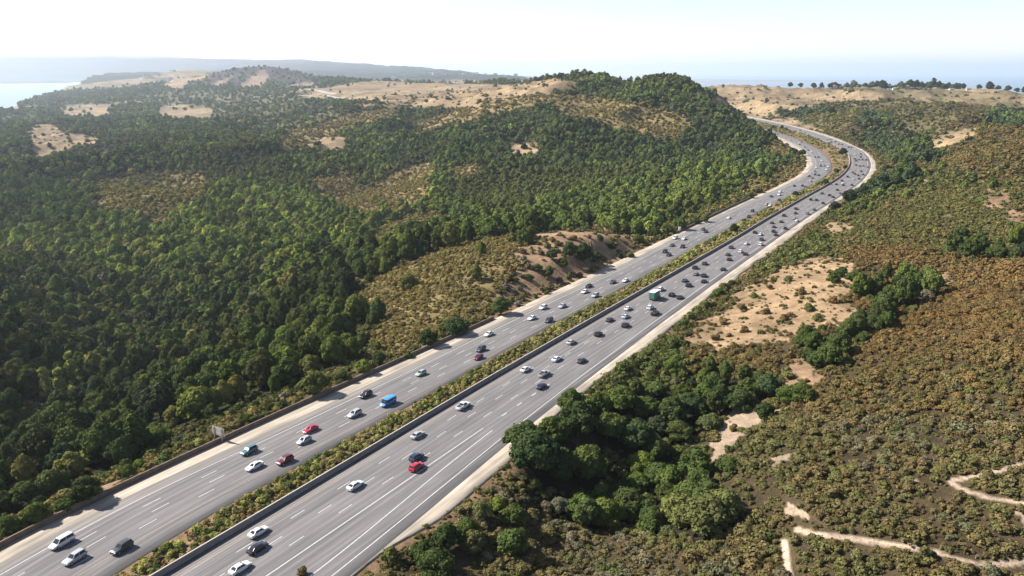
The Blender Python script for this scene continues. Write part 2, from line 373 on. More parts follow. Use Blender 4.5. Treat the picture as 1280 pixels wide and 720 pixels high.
def zmask(k, px, py, jit=None):
    r = np.zeros(px.shape, bool)
    for p in Z.get(k, []):
        lo = p.min(0) - 1; hi = p.max(0) + 1
        b = (px > lo[0]) & (px < hi[0]) & (py > lo[1]) & (py < hi[1])
        if b.any(): r[b] |= in_poly(px[b], py[b], p)
    return r
ORDER = ['wood', 'green', 'olive', 'gold', 'goldgreen', 'farfield', 'farbrown', 'gully', 'grass', 'knoll', 'soil', 'sand']
def line_on_ground(pix, zguess):
    out = []
    for p in pix:
        z = zguess
        for _ in range(12):
            w = at_z(p[0], p[1], z); z = float(height(np.array([w[0]]), np.array([w[1]]))[0])
        out.append(at_z(p[0], p[1], z)[:2])
    return np.array(out)
TR0 = gsmooth(resample(line_on_ground(TRAIL0, 3), 1.5), 1.5); TR1 = resample(line_on_ground(TRAIL1, 4), 1.5); TR2 = resample(line_on_ground(TRAIL2, 6), 1.5)
TR1 = gsmooth(TR1 + rng.normal(size=TR1.shape) * .2, 1.6); TR2 = gsmooth(TR2 + rng.normal(size=TR2.shape) * .2, 1.4)
ZI = {k: i + 2 for i, k in enumerate(ORDER)}        # 0 = woodland (left), 1 = chaparral (right)
def classify(X, Y, Zh):
    px, py = project(X, Y, Zh)
    d = np.hypot(X, Y)
    w = np.clip(1400 / np.maximum(d, 100), .6, 6)
    px = px + (fbm(X / 14, Y / 14, 3)) * w * 9 + (fbm(X / 3, Y / 3, 2)) * w * 4; py = py + (fbm(X / 14 + 50, Y / 14, 3)) * w * 6 + fbm(X / 3 + 9, Y / 3, 2) * w * 3
    side = np.interp(Y, RM.P[:, 1], RM.P[:, 0])
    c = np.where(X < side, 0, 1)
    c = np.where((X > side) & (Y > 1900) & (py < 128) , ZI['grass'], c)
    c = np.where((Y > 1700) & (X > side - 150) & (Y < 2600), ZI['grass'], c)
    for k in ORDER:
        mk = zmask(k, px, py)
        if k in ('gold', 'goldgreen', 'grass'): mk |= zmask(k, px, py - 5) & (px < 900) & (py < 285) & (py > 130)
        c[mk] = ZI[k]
    c = np.where((c == ZI['wood']) & (px > 620) & (px < 950) & (py > 630 + (px - 640) * .35), 1, c)
    return c
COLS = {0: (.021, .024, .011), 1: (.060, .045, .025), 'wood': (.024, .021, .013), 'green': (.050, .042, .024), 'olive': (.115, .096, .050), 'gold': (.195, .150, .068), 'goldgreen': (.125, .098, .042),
        'farfield': (.105, .095, .055), 'farbrown': (.050, .042, .040), 'gully': (.20, .15, .105), 'grass': (.235, .175, .105), 'knoll': (.265, .185, .110), 'soil': (.255, .170, .105), 'sand': (.30, .23, .165)}
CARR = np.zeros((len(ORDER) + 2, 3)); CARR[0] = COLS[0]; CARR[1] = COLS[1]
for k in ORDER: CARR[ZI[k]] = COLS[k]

# ------------------------------------------------------------------ terrain mesh (polar grid round the camera)
def build_terrain():
    fa = np.arange(-44, 44.01, .16); ca = np.arange(44 + 4, 316 + .1, 4.0)
    ang = np.radians(np.concatenate([fa, ca])); na = len(ang)
    rr = [3.0]
    while rr[-1] < 26000: rr.append(rr[-1] * (1.05 if rr[-1] < 90 else 1.0058 if rr[-1] < 2500 else 1.011))
    rr = np.array(rr); nr = len(rr)
    A, Q = np.meshgrid(ang, rr); X = Q * np.sin(A); Y = Q * np.cos(A)
    Zh = height(X, Y)
    back = (Y < -20); Zh = np.where(back, np.clip(Zh, -60, 60), Zh)
    V = np.stack([X, Y, Zh], -1).reshape(-1, 3)
    V = np.vstack([V, [[0, 0, float(Zh[0].mean())]]])
    i = np.arange(nr - 1)[:, None]; j = np.arange(na)[None]; j2 = (j + 1) % na
    Fq = np.stack([i * na + j, i * na + j2 + 0 * i, (i + 1) * na + j2, (i + 1) * na + j], -1).reshape(-1, 4)
    Fq = Fq[:, ::-1]
    me = np_mesh('terrain', V, Fq, True)
    cls = classify(X, Y, Zh).ravel()
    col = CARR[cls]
    # bare shoulders beside the carriageways and the median soil
    cd = corridor_dist(X, Y).ravel(); xf, yf = X.ravel(), Y.ravel()
    nz = fbm(xf / 6, yf / 6, 3)
    w = (1 - smooth01((cd - 1.0) / 5 + nz * .8))[:, None] * (cd < 30)[:, None]
    col = col * (1 - w * .8) + np.array([.22, .145, .085]) * w * .8
    far = np.hypot(xf, yf) > 2600
    # far, low ground: wooded patches and pale grassland
    nn = fbm(xf / 500 + 7, yf / 500, 5)
    thr = np.where((project(xf, yf, Zh.ravel())[0] < 440) & (yf < 4300), -.2, -.04)
    fg = np.where(nn[:, None] > thr[:, None], np.array([[.060, .065, .040]]), np.array([[.19, .155, .10]]))
    fm = far & np.isin(cls, [0, 1]); col[fm] = fg[fm]
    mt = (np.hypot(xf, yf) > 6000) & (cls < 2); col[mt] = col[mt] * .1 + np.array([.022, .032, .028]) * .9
    gm = (np.hypot(xf, yf) > 1500) & np.isin(cls, [ZI['grass'], ZI['farfield']]); mo = smooth01((fbm(xf / 70, yf / 70, 4) + fbm(xf / 330 + 4, yf / 330, 3)) * 4 + .1)[:, None]
    col = np.where(gm[:, None], col * (1 - mo * .7) + np.array([.085, .078, .045]) * mo * .7, col)
    bd = zmask('knoll', *[q.ravel() for q in project(X, Y, Zh)]); mo = smooth01(fbm(xf / 9, yf / 9, 4) * 5 + .2)[:, None] * bd[:, None]
    col = col * (1 - mo * .35) + np.array([.125, .085, .045]) * mo * .35
    # dirt trails through the chaparral
    near = (np.hypot(xf, yf) < 420) & (xf > 0)
    for T, wd in ((TR0, .25), (TR1, .38), (TR2, .40)):
        d = dist_line(xf[near], yf[near], T); k = 1 - smooth01((d - wd * (1 + 1.4 * nz[near])) / .6); cc = col[near]
        col[near] = cc * (1 - k[:, None]) + np.array([.36, .285, .215]) * k[:, None]
    col = np.vstack([col, col[:1]])
    a = me.color_attributes.new('col', 'FLOAT_COLOR', 'POINT')
    a.data.foreach_set('color', np.hstack([col, np.ones((len(col), 1))]).astype(np.float32).ravel())
    o = link('terrain', me, [M_GROUND]); tag(o, kind='structure')
    o['label'] = 'rolling hills of dry grass, scrub and bare soil on both sides of the highway'
    return o
TERR = build_terrain()

# ------------------------------------------------------------------ water
def water(name, outline, z, color, rough):
    m, nt, out = new_mat(name + '_surface')
    g = nt.nodes.new('ShaderNodeNewGeometry')
    p = principled(nt, out, color, rough, 0, .5)
    mp = nt.nodes.new('ShaderNodeMapping'); mp.inputs['Scale'].default_value = (1, .35, 1); nt.links.new(g.outputs['Position'], mp.inputs[0])
    n = noise_n(nt, .05, 5, .6, mp.outputs[0]); b = nt.nodes.new('ShaderNodeBump'); b.inputs['Strength'].default_value = .25; b.inputs['Distance'].default_value = 1.5
    nt.links.new(n.outputs[0], b.inputs['Height']); nt.links.new(b.outputs[0], p.inputs['Normal'])
    V = [(x, y, z) for x, y in outline]
    o = link(name, poly_mesh(name, V, [tuple(range(len(V)))]), [m]); tag(o, kind='structure'); return o
water('lake_water', [(-16000, 2700), (-900, 2700), (-900, 13600), (-16000, 13600)], LAKE_Z, (.16, .22, .24), .35)
water('bay_water', [(-2000, 4500), (40000, 4500), (40000, 60000), (-24000, 60000), (-24000, 16000), (-2000, 16000)], BAY_Z, (.10, .16, .19), .4)

# ------------------------------------------------------------------ roads
def ribbon(name, ref, oa, ob, z, mat, s0=None, s1=None, skirt=0, cols=1, step=1):
    """sheet between lateral offsets oa..ob of a reference curve, UV = (offset m, along m)"""
    s = ref.s; oa = np.broadcast_to(oa, s.shape); ob = np.broadcast_to(ob, s.shape)
    k = np.ones(len(s), bool)
    if s0 is not None: k &= s >= s0
    if s1 is not None: k &= s <= s1
    idx = np.where(k)[0][::step]
    P, Nn, S = ref.P[idx], ref.N[idx], s[idx]; A, B = oa[idx], ob[idx]
    rows = []
    ts = np.linspace(0, 1, cols + 1); UV = []
    for t in ts:
        o = A * (1 - t) + B * t
        rows.append(np.column_stack([P + Nn * o[:, None], np.full(len(P), z)])); UV.append(np.column_stack([o, S]))
    if skirt:
        for side, o in ((0, A - .6), (-1, B + .6)):
            r = np.column_stack([P + Nn * o[:, None], np.full(len(P), z - skirt)]); u = np.column_stack([o, S])
            if side == 0: rows.insert(0, r); UV.insert(0, u)
            else: rows.append(r); UV.append(u)
    V = np.stack(rows, 1); n, c = V.shape[:2]; U = np.stack(UV, 1).reshape(-1, 2)
    i = np.arange(n - 1)[:, None]; j = np.arange(c - 1)[None]
    Fq = np.stack([i * c + j, i * c + j + 1, (i + 1) * c + j + 1, (i + 1) * c + j], -1).reshape(-1, 4)
    me = np_mesh(name, V.reshape(-1, 3), Fq, False)
    uv = me.uv_layers.new(name='UVMap'); uv.data.foreach_set('uv', U[Fq.ravel()].astype(np.float32).ravel())
    return me
def road_mat(name, base, streak=.28, patch=.18, warm=(1, 1, 1), lane=3.5, lane0=0, grade=None):
    m, nt, out = new_mat(name)
    uv = nt.nodes.new('ShaderNodeUVMap')
    mp = nt.nodes.new('ShaderNodeMapping'); mp.inputs['Scale'].default_value = (1.1, .012, 1); nt.links.new(uv.outputs[0], mp.inputs[0])
    a = noise_n(nt, 1.0, 5, .65, mp.outputs[0])
    mp2 = nt.nodes.new('ShaderNodeMapping'); mp2.inputs['Scale'].default_value = (.28, .05, 1); nt.links.new(uv.outputs[0], mp2.inputs[0])
    b = noise_n(nt, 1.0, 4, .6, mp2.outputs[0])
    g = nt.nodes.new('ShaderNodeNewGeometry'); f = noise_n(nt, 9, 3, .7, g.outputs['Position'])
    # worn wheel tracks: a wave across the lane
    sx = nt.nodes.new('ShaderNodeSeparateXYZ'); nt.links.new(uv.outputs[0], sx.inputs[0])
    w1 = nt.nodes.new('ShaderNodeMath'); w1.operation = 'MULTIPLY_ADD'; w1.inputs[1].default_value = 2 * math.pi / (lane / 2); w1.inputs[2].default_value = lane0
    nt.links.new(sx.outputs[0], w1.inputs[0])
    w2 = nt.nodes.new('ShaderNodeMath'); w2.operation = 'SINE'; nt.links.new(w1.outputs[0], w2.inputs[0])
    c = mixc(nt, 1.0, base, ramp(nt, a.outputs[0], [(.3, (1 - streak,) * 3), (.7, (1 + streak,) * 3)]).outputs[0], 'MULTIPLY')
    c = mixc(nt, 1.0, c, ramp(nt, b.outputs[0], [(.3, (1 - patch, 1 - patch, 1 - patch)), (.7, (1 + patch, 1 + patch * .9, 1 + patch * .8))]).outputs[0], 'MULTIPLY')
    c = mixc(nt, 1.0, c, ramp(nt, w2.outputs[0], [(0, (.88, .88, .88)), (1, (1.06, 1.06, 1.06))]).outputs[0], 'MULTIPLY')
    c = mixc(nt, 1.0, c, ramp(nt, f.outputs[0], [(.3, (.88, .88, .88)), (.7, (1.1, 1.1, 1.1))]).outputs[0], 'MULTIPLY')
    principled(nt, out, c, .85, 0, .3); return m
M_ASPH = road_mat('asphalt', (.140, .130, .127))
M_SHOULD = road_mat('worn_shoulder', (.185, .168, .148), .10, .2)
M_DIRT = road_mat('gravel_verge', (.325, .28, .222), .14, .38)
M_WHITE = plain('white_road_paint', (.50, .49, .47), .7, nscale=2.5, namt=.4)
M_YEL = plain('yellow_road_paint', (.36, .27, .17), .7, nscale=2.5, namt=.4)
def road(name, me, m, label):
    o = link(name, me, [m]); tag(o, label, kind='structure'); return o
Lz = 0.0
road('gravel_verge', ribbon('verge_left', RI, oDL, oW - 1.6, 0.0, M_DIRT, skirt=1.2, cols=3), M_DIRT, 'pale gravel verge between the long retaining wall and the carriageway')
road('gravel_verge', ribbon('verge_right', RM, oASP - .3, oOUT + gsmooth(rng.normal(size=len(oOUT)), 1.5) * 1.6, 0.0, M_DIRT, skirt=1.2, cols=3), M_DIRT, 'pale sandy verge along the right edge of the highway')
road('carriageway', ribbon('cway_left', RI, oW - 3.2, 0, .02, M_ASPH, skirt=.6, cols=6), M_ASPH, 'left carriageway carrying traffic toward the viewer')
road('carriageway', ribbon('cway_right', RM, -1.1, oASP, .02, M_ASPH, skirt=.6, cols=6), M_ASPH, 'right carriageway carrying traffic away from the viewer')
road('road_shoulder', ribbon('should_left', RI, oW - 3.6, oW - .9, .032, M_SHOULD, cols=2), M_SHOULD, 'worn grey shoulder of the left carriageway')
# painted markings
def solid(name, ref, o, w, mat, label, s0=None, s1=None):
    return road(name, ribbon(name, ref, np.asarray(o) - w / 2, np.asarray(o) + w / 2, .045, mat, s0, s1), mat, label)
def dashes(name, ref, o, w, mat, label, s0, s1, L=4.2, P=14.63, ph=0):
    V = []; Fq = []; o = np.broadcast_to(o, ref.s.shape)
    t = s0 + ph
    while t < s1:
        n0 = len(V)
        for a in (t, t + L):
            x = np.array([np.interp(a, ref.s, ref.P[:, 0]), np.interp(a, ref.s, ref.P[:, 1])]); nn = np.array([np.interp(a, ref.s, ref.N[:, 0]), np.interp(a, ref.s, ref.N[:, 1])]); oo = np.interp(a, ref.s, o)
            for sgn in (-.5, .5):
                q = x + nn * (oo + sgn * w); V.append((q[0], q[1], .045))
        Fq.append((n0, n0 + 1, n0 + 3, n0 + 2)); t += P
    me = np_mesh(name, np.array(V), np.array(Fq)); return road(name, me, mat, label)
sM = lambda px, py: RM.locate(at_z(px, py)[:2])[0]
sI = lambda px, py: RI.locate(at_z(px, py)[:2])[0]
END_M, END_I = RM.s[-1] - 20, RI.s[-1] - 20
solid('edge_line', RM, 1.45, .17, M_YEL, 'yellow edge line beside the median barrier')
for k, (o, (qx, qy)) in enumerate(zip((5.05, 8.6, 12.4), ((373, 643.7), (407.7, 637.3), (433.3, 637)))):
    s0 = sM(qx, qy) % 14.63 - 2
    dashes('lane_line', RM, o, .19, M_WHITE, 'dashed white lane line of the right carriageway', s0, END_M)
sm = sM(617, 531)
solid('gore_line', RM, 16.2, .24, M_WHITE, 'solid white line left of the merging ramp', None, sm)
solid('gore_line', RM, oS2, .24, M_WHITE, 'solid white line right of the painted gore', None, sm)
dashes('merge_line', RM, 16.4, .3, M_WHITE, 'short white merge dashes beyond the painted gore', sm + 6, sM(690, 482), 2.6, 8.5)
solid('edge_line', RM, oR, .22, M_WHITE, 'white right edge line of the right carriageway')
solid('edge_line', RI, oW, .20, M_WHITE, 'white outer edge line of the left carriageway')
solid('edge_line', RI, oY, .16, M_YEL, 'pale yellow edge line beside the planted median')
for k, (qx, qy) in zip((1, 2, 3), ((191, 629), (204, 636), (190, 657))):
    dashes('lane_line', RI, oW + 3.5 * k, .19, M_WHITE, 'dashed white lane line of the left carriageway', sI(qx, qy) % 14.63 - 2, END_I)
# distant roads seen as pale threads
M_PALE = plain('pale_distant_track', (.30, .27, .23), .9, nscale=.02)
def track(pix, w, label, zg=30):
    L = gsmooth(resample(np.array([at_y(p[0], p[1], p[2])[:2] for p in pix]), 25), 2.0)
    T = np.gradient(L, axis=0); T /= np.hypot(T[:, 0], T[:, 1])[:, None]; Nn = np.stack([T[:, 1], -T[:, 0]], 1)
    a = L - Nn * w / 2; b = L + Nn * w / 2
    V = np.stack([np.column_stack([a, height(a[:, 0], a[:, 1]) + 1.2]), np.column_stack([b, height(b[:, 0], b[:, 1]) + 1.2])], 1).reshape(-1, 3)
    n = len(L); i = np.arange(n - 1)
    Fq = np.stack([2 * i, 2 * i + 1, 2 * i + 3, 2 * i + 2], -1)
    return road('distant_road', np_mesh('distant_road', V, Fq), M_PALE, label)
track([(262,114,3300),(300,113,3300),(340,115,3150),(380,117,3000),(430,121,2700)], 20, 'pale road below the brown hill')
track([(300,119,2900),(350,120,2850),(400,122,2700),(440,127,2450)], 14, 'lower pale road below the brown hill')
track([(170,118,3900),(200,110,4300),(215,104,4700)], 26, 'pale road climbing left of the brown hill')
# ------------------------------------------------------------------ plants
def ico(sub):
    bm = bmesh.new(); bmesh.ops.create_icosphere(bm, subdivisions=sub, radius=1)
    V = np.array([v.co[:] for v in bm.verts]); Fc = np.array([[v.index for v in f.verts] for f in bm.faces]); bm.free(); return V, Fc
ICO1, ICO2 = ico(1), ico(2)
def crown_mesh(name, seed, R0, H0, nl, nq, qs, base=.25, core=.84, upright=.0, spread=1.0, lobe=.5):
    """foliage: leafy faces spread over many lobes round rough solid cores; 'leaf' = random tone of each leaf clump"""
    r = np.random.default_rng(seed); V = []; T = []; L = []; nv = 0
    C = []; Rs = []
    for i in range(nl):
        a = r.random() * 6.283; q = math.sqrt(r.random()) * spread; zz = r.random()
        rad = R0 * lobe * (.7 + .6 * r.random()) * (1 - .25 * q)
        if i == 0: C.append((0, 0, H0 * .48)); Rs.append(R0 * .60); continue
        prof = math.sqrt(max(0.05, 1 - (2 * zz - .75) ** 2 * .75)) if not upright else (1.02 - zz) ** .55
        C.append((math.cos(a) * q * (R0 - rad * .6) * prof, math.sin(a) * q * (R0 - rad * .6) * prof, base * H0 + zz * (H0 * (1 - base) - rad * .7))); Rs.append(rad)
    C = np.array(C); Rs = np.array(Rs); iv, iff = ICO2 if nq > 800 else ICO1
    for c, rad in zip(C, Rs):
        d = 1 + .28 * (r.random(len(iv)) - .5)
        V.append(c + iv * (rad * core * d)[:, None] * np.array([1, 1, .85])); T.append(iff + nv); nv += len(iv)
        L.append(np.full(len(iff), .30))
    w = Rs ** 2; w = w / w.sum(); pick = r.choice(nl, nq * 2, p=w)
    dirs = r.normal(size=(nq * 2, 3)); dirs /= np.linalg.norm(dirs, axis=1)[:, None]; dirs[:, 2] = np.where(dirs[:, 2] < -.35, -dirs[:, 2], dirs[:, 2])
    bump = 1 + .22 * np.sin(dirs[:, 0] * 7 + pick) * np.sin(dirs[:, 1] * 6 + pick * 2) * np.cos(dirs[:, 2] * 5)
    pos = C[pick] + dirs * (Rs[pick] * (.86 + .34 * r.random(nq * 2) ** 1.6) * bump)[:, None] * np.array([1, 1, .88])
    inside = np.zeros(nq * 2, bool)
    for i in range(nl):
        inside |= (np.linalg.norm((pos - C[i]) / np.array([1, 1, .88]), axis=1) < Rs[i] * .8)
    ok = np.where(~inside)[0][:nq]; pos = pos[ok]; dirs = dirs[ok]; n = len(pos); pk = pick[ok]
    nrm = dirs * 1.0 + r.normal(size=(n, 3)) * .38 + np.array([0, 0, .25]); nrm /= np.linalg.norm(nrm, axis=1)[:, None]
    t = np.cross(nrm, r.normal(size=(n, 3))); t /= np.linalg.norm(t, axis=1)[:, None]; b = np.cross(nrm, t)
    s = qs * (.55 + .9 * r.random(n)); s2 = s * (.5 + .5 * r.random(n))
    cl = r.random(nl)[pk] * .35 + .2; tone = np.clip(cl + .45 * (r.random(n) - .35), 0, 1)
    k3 = np.stack([pos - t * s[:, None], pos + b * s2[:, None] + t * (s * .3)[:, None], pos + t * s[:, None] * .9, pos - b * s2[:, None]], 1).reshape(-1, 3)
    V.append(k3); q = nv + np.arange(n)[:, None] * 4
    T.append(np.concatenate([q + [0, 3, 1], q + [3, 2, 1]], 1).reshape(-1, 3)); L.append(np.repeat(tone, 2))
    V = np.vstack(V); T = np.vstack(T); L = np.concatenate(L)
    me = np_mesh(name, V, T, False)
    a = me.attributes.new('leaf', 'FLOAT', 'FACE'); a.data.foreach_set('value', L.astype(np.float32))
    me.materials.append(M_LEAF)
    return me
def limb(V, Fc, p, q, r0, r1, n=7):
    p = np.array(p, float); q = np.array(q, float); d = q - p; d /= np.linalg.norm(d); a = np.cross(d, [0.3, 1, .1]); a /= np.linalg.norm(a); b = np.cross(d, a)
    k = len(V)
    for c, r in ((p, r0), ((p + q) / 2 + a * r0 * .6, (r0 + r1) / 2), (q, r1)):
        for i in range(n): V.append(tuple(c + r * (a * math.cos(6.283 * i / n) + b * math.sin(6.283 * i / n))))
    for s in (0, 1):
        for i in range(n): Fc.append((k + s * n + i, k + s * n + (i + 1) % n, k + (s + 1) * n + (i + 1) % n, k + (s + 1) * n + i))
def trunk_mesh(name, seed, H0, R0, r0=.3):
    r = random.Random(seed); V = []; Fc = []
    f = H0 * .38; limb(V, Fc, (0, 0, -1.2), (.1, .05, f), r0 * 1.25, r0 * .8)
    for i in range(5):
        a = i * 1.256 + r.random(); limb(V, Fc, (.1, .05, f * (.7 + .3 * r.random())), (math.cos(a) * R0 * .6, math.sin(a) * R0 * .6, H0 * (.55 + .25 * r.random())), r0 * .55, r0 * .15)
    me = poly_mesh(name, V, Fc, True); me.materials.append(M_BARK); return me

OAK = [crown_mesh('oak_crown', 100 + i, R_, H_, nl * 2 + 6, 4400, .31, core=.78, lobe=.33) for i, (R_, H_, nl) in enumerate(((4.6, 7.0, 16), (4.2, 7.8, 18), (5.2, 6.8, 20), (4.0, 6.2, 14), (4.8, 8.2, 20)))]
OAKT = [trunk_mesh('oak_trunk', 20 + i, 7.4, 4.5) for i in range(2)]
POP = [crown_mesh('poplar_crown', 150 + i, 2.3, 11.5, 18, 2400, .36, base=.12, upright=1, lobe=.42) for i in range(2)]
BUSH = [crown_mesh('bush_crown', 160 + i, 1.5, 1.9, 9, 620, .19, base=.0, lobe=.5) for i in range(4)]
MIDO = [crown_mesh('mid_oak', 170 + i, 4.6 + .4 * (i % 3 - 1), 6.0 + .7 * (i % 4), 19, 620, .72, base=.1, lobe=.36) for i in range(5)]
FARO = [crown_mesh('far_oak', 180 + i, 4.8, 6.0 + i * .5, 9, 110, 1.4, base=.05, lobe=.42) for i in range(4)]
SHR = [crown_mesh('low_shrub', 190 + i, 1.35 + .2 * (i % 3 - 1), .95 + .2 * (i % 4), 11, 260, .17, base=-.05, spread=1.25, lobe=.34) for i in range(5)]
SHF = [crown_mesh('far_shrub', 195 + i, 1.5, 1.15, 7, 60, .34, base=-.05, spread=1.2, lobe=.4) for i in range(3)]
STEM = trunk_mesh('bush_stem', 5, 1.4, 1.2, .07)

TONE = {'dark': (.046, .062, .022), 'deep': (.032, .045, .023), 'green': (.072, .094, .026), 'bright': (.130, .160, .034), 'olive': (.112, .112, .038), 'grey': (.118, .122, .078), 'yellow': (.24, .235, .065),
        'brown': (.150, .108, .046), 'rust': (.185, .108, .042), 'straw': (.26, .20, .095), 'gold': (.215, .170, .058), 'dry': (.17, .14, .105), 'bluegreen': (.045, .062, .045)}
def jit(c, s=.18):
    k = 1 + s * (random.random() * 2 - 1); return (c[0] * k * (1 + .12 * (random.random() - .5)), c[1] * k, c[2] * k * (1 + .2 * (random.random() - .5)))
def hz(x, y): return float(height(np.array([x]), np.array([y]))[0])

HOLES = []                       # (x, y, r): where single trees already stand
def plant(kind, x, y, s, tone, label, cat, group=None, z=None, me=None, sz=None, jitter=.15, name=None):
    """one plant as a thing: trunk + crown under an empty"""
    if kind == 'oak': cm = me or random.choice(OAK); tm = random.choice(OAKT)
    elif kind == 'poplar': cm = me or random.choice(POP); tm = OAKT[0]
    else: cm = me or random.choice(BUSH); tm = STEM
    if z is None: z = hz(x, y)
    nm = name or {'oak': 'oak_tree', 'poplar': 'poplar_tree', 'bush': 'bush'}[kind]
    e = empty(nm, (x, y, z - .1), random.random() * 6.28); e.scale = (s, s, s * (sz or (.88 + .24 * random.random())))
    tag(e, label, cat, group)
    c = link('crown' if kind != 'bush' else 'foliage', cm, parent=e); t = link('trunk' if kind != 'bush' else 'stem', tm, parent=e)
    tc = jit([1.2 * v_ for v_ in TONE[tone]] if isinstance(tone, str) else tone, jitter); c['tint'] = tc
    HOLES.append((x, y, s * (3.6 if kind == 'oak' else 4.6 if kind == 'poplar' else 1.1)))
    return e
_TS = np.exp(np.linspace(np.log(90), np.log(6500), 420))
def ground_at(px, py, z0=0.0):
    """first meeting of the sight line with the ground"""
    d = ray(px, py); lo, hi = _TS[0], None
    for n in (0, 1):
        ts = _TS if n == 0 else np.linspace(lo, hi, 30)
        P = d[None] * ts[:, None]; zz = P[:, 2] + H; hh = height(P[:, 0], P[:, 1]); k = np.where(zz <= hh)[0]
        if len(k) == 0: i = len(ts) - 1 if n else int(np.argmin(zz - hh)); lo, hi = ts[max(i - 1, 0)], ts[i]; continue
        i = int(k[0]); lo, hi = ts[max(i - 1, 0)], ts[i]
    t = hi; q = d * t; return np.array([q[0], q[1], hz(q[0], q[1])])

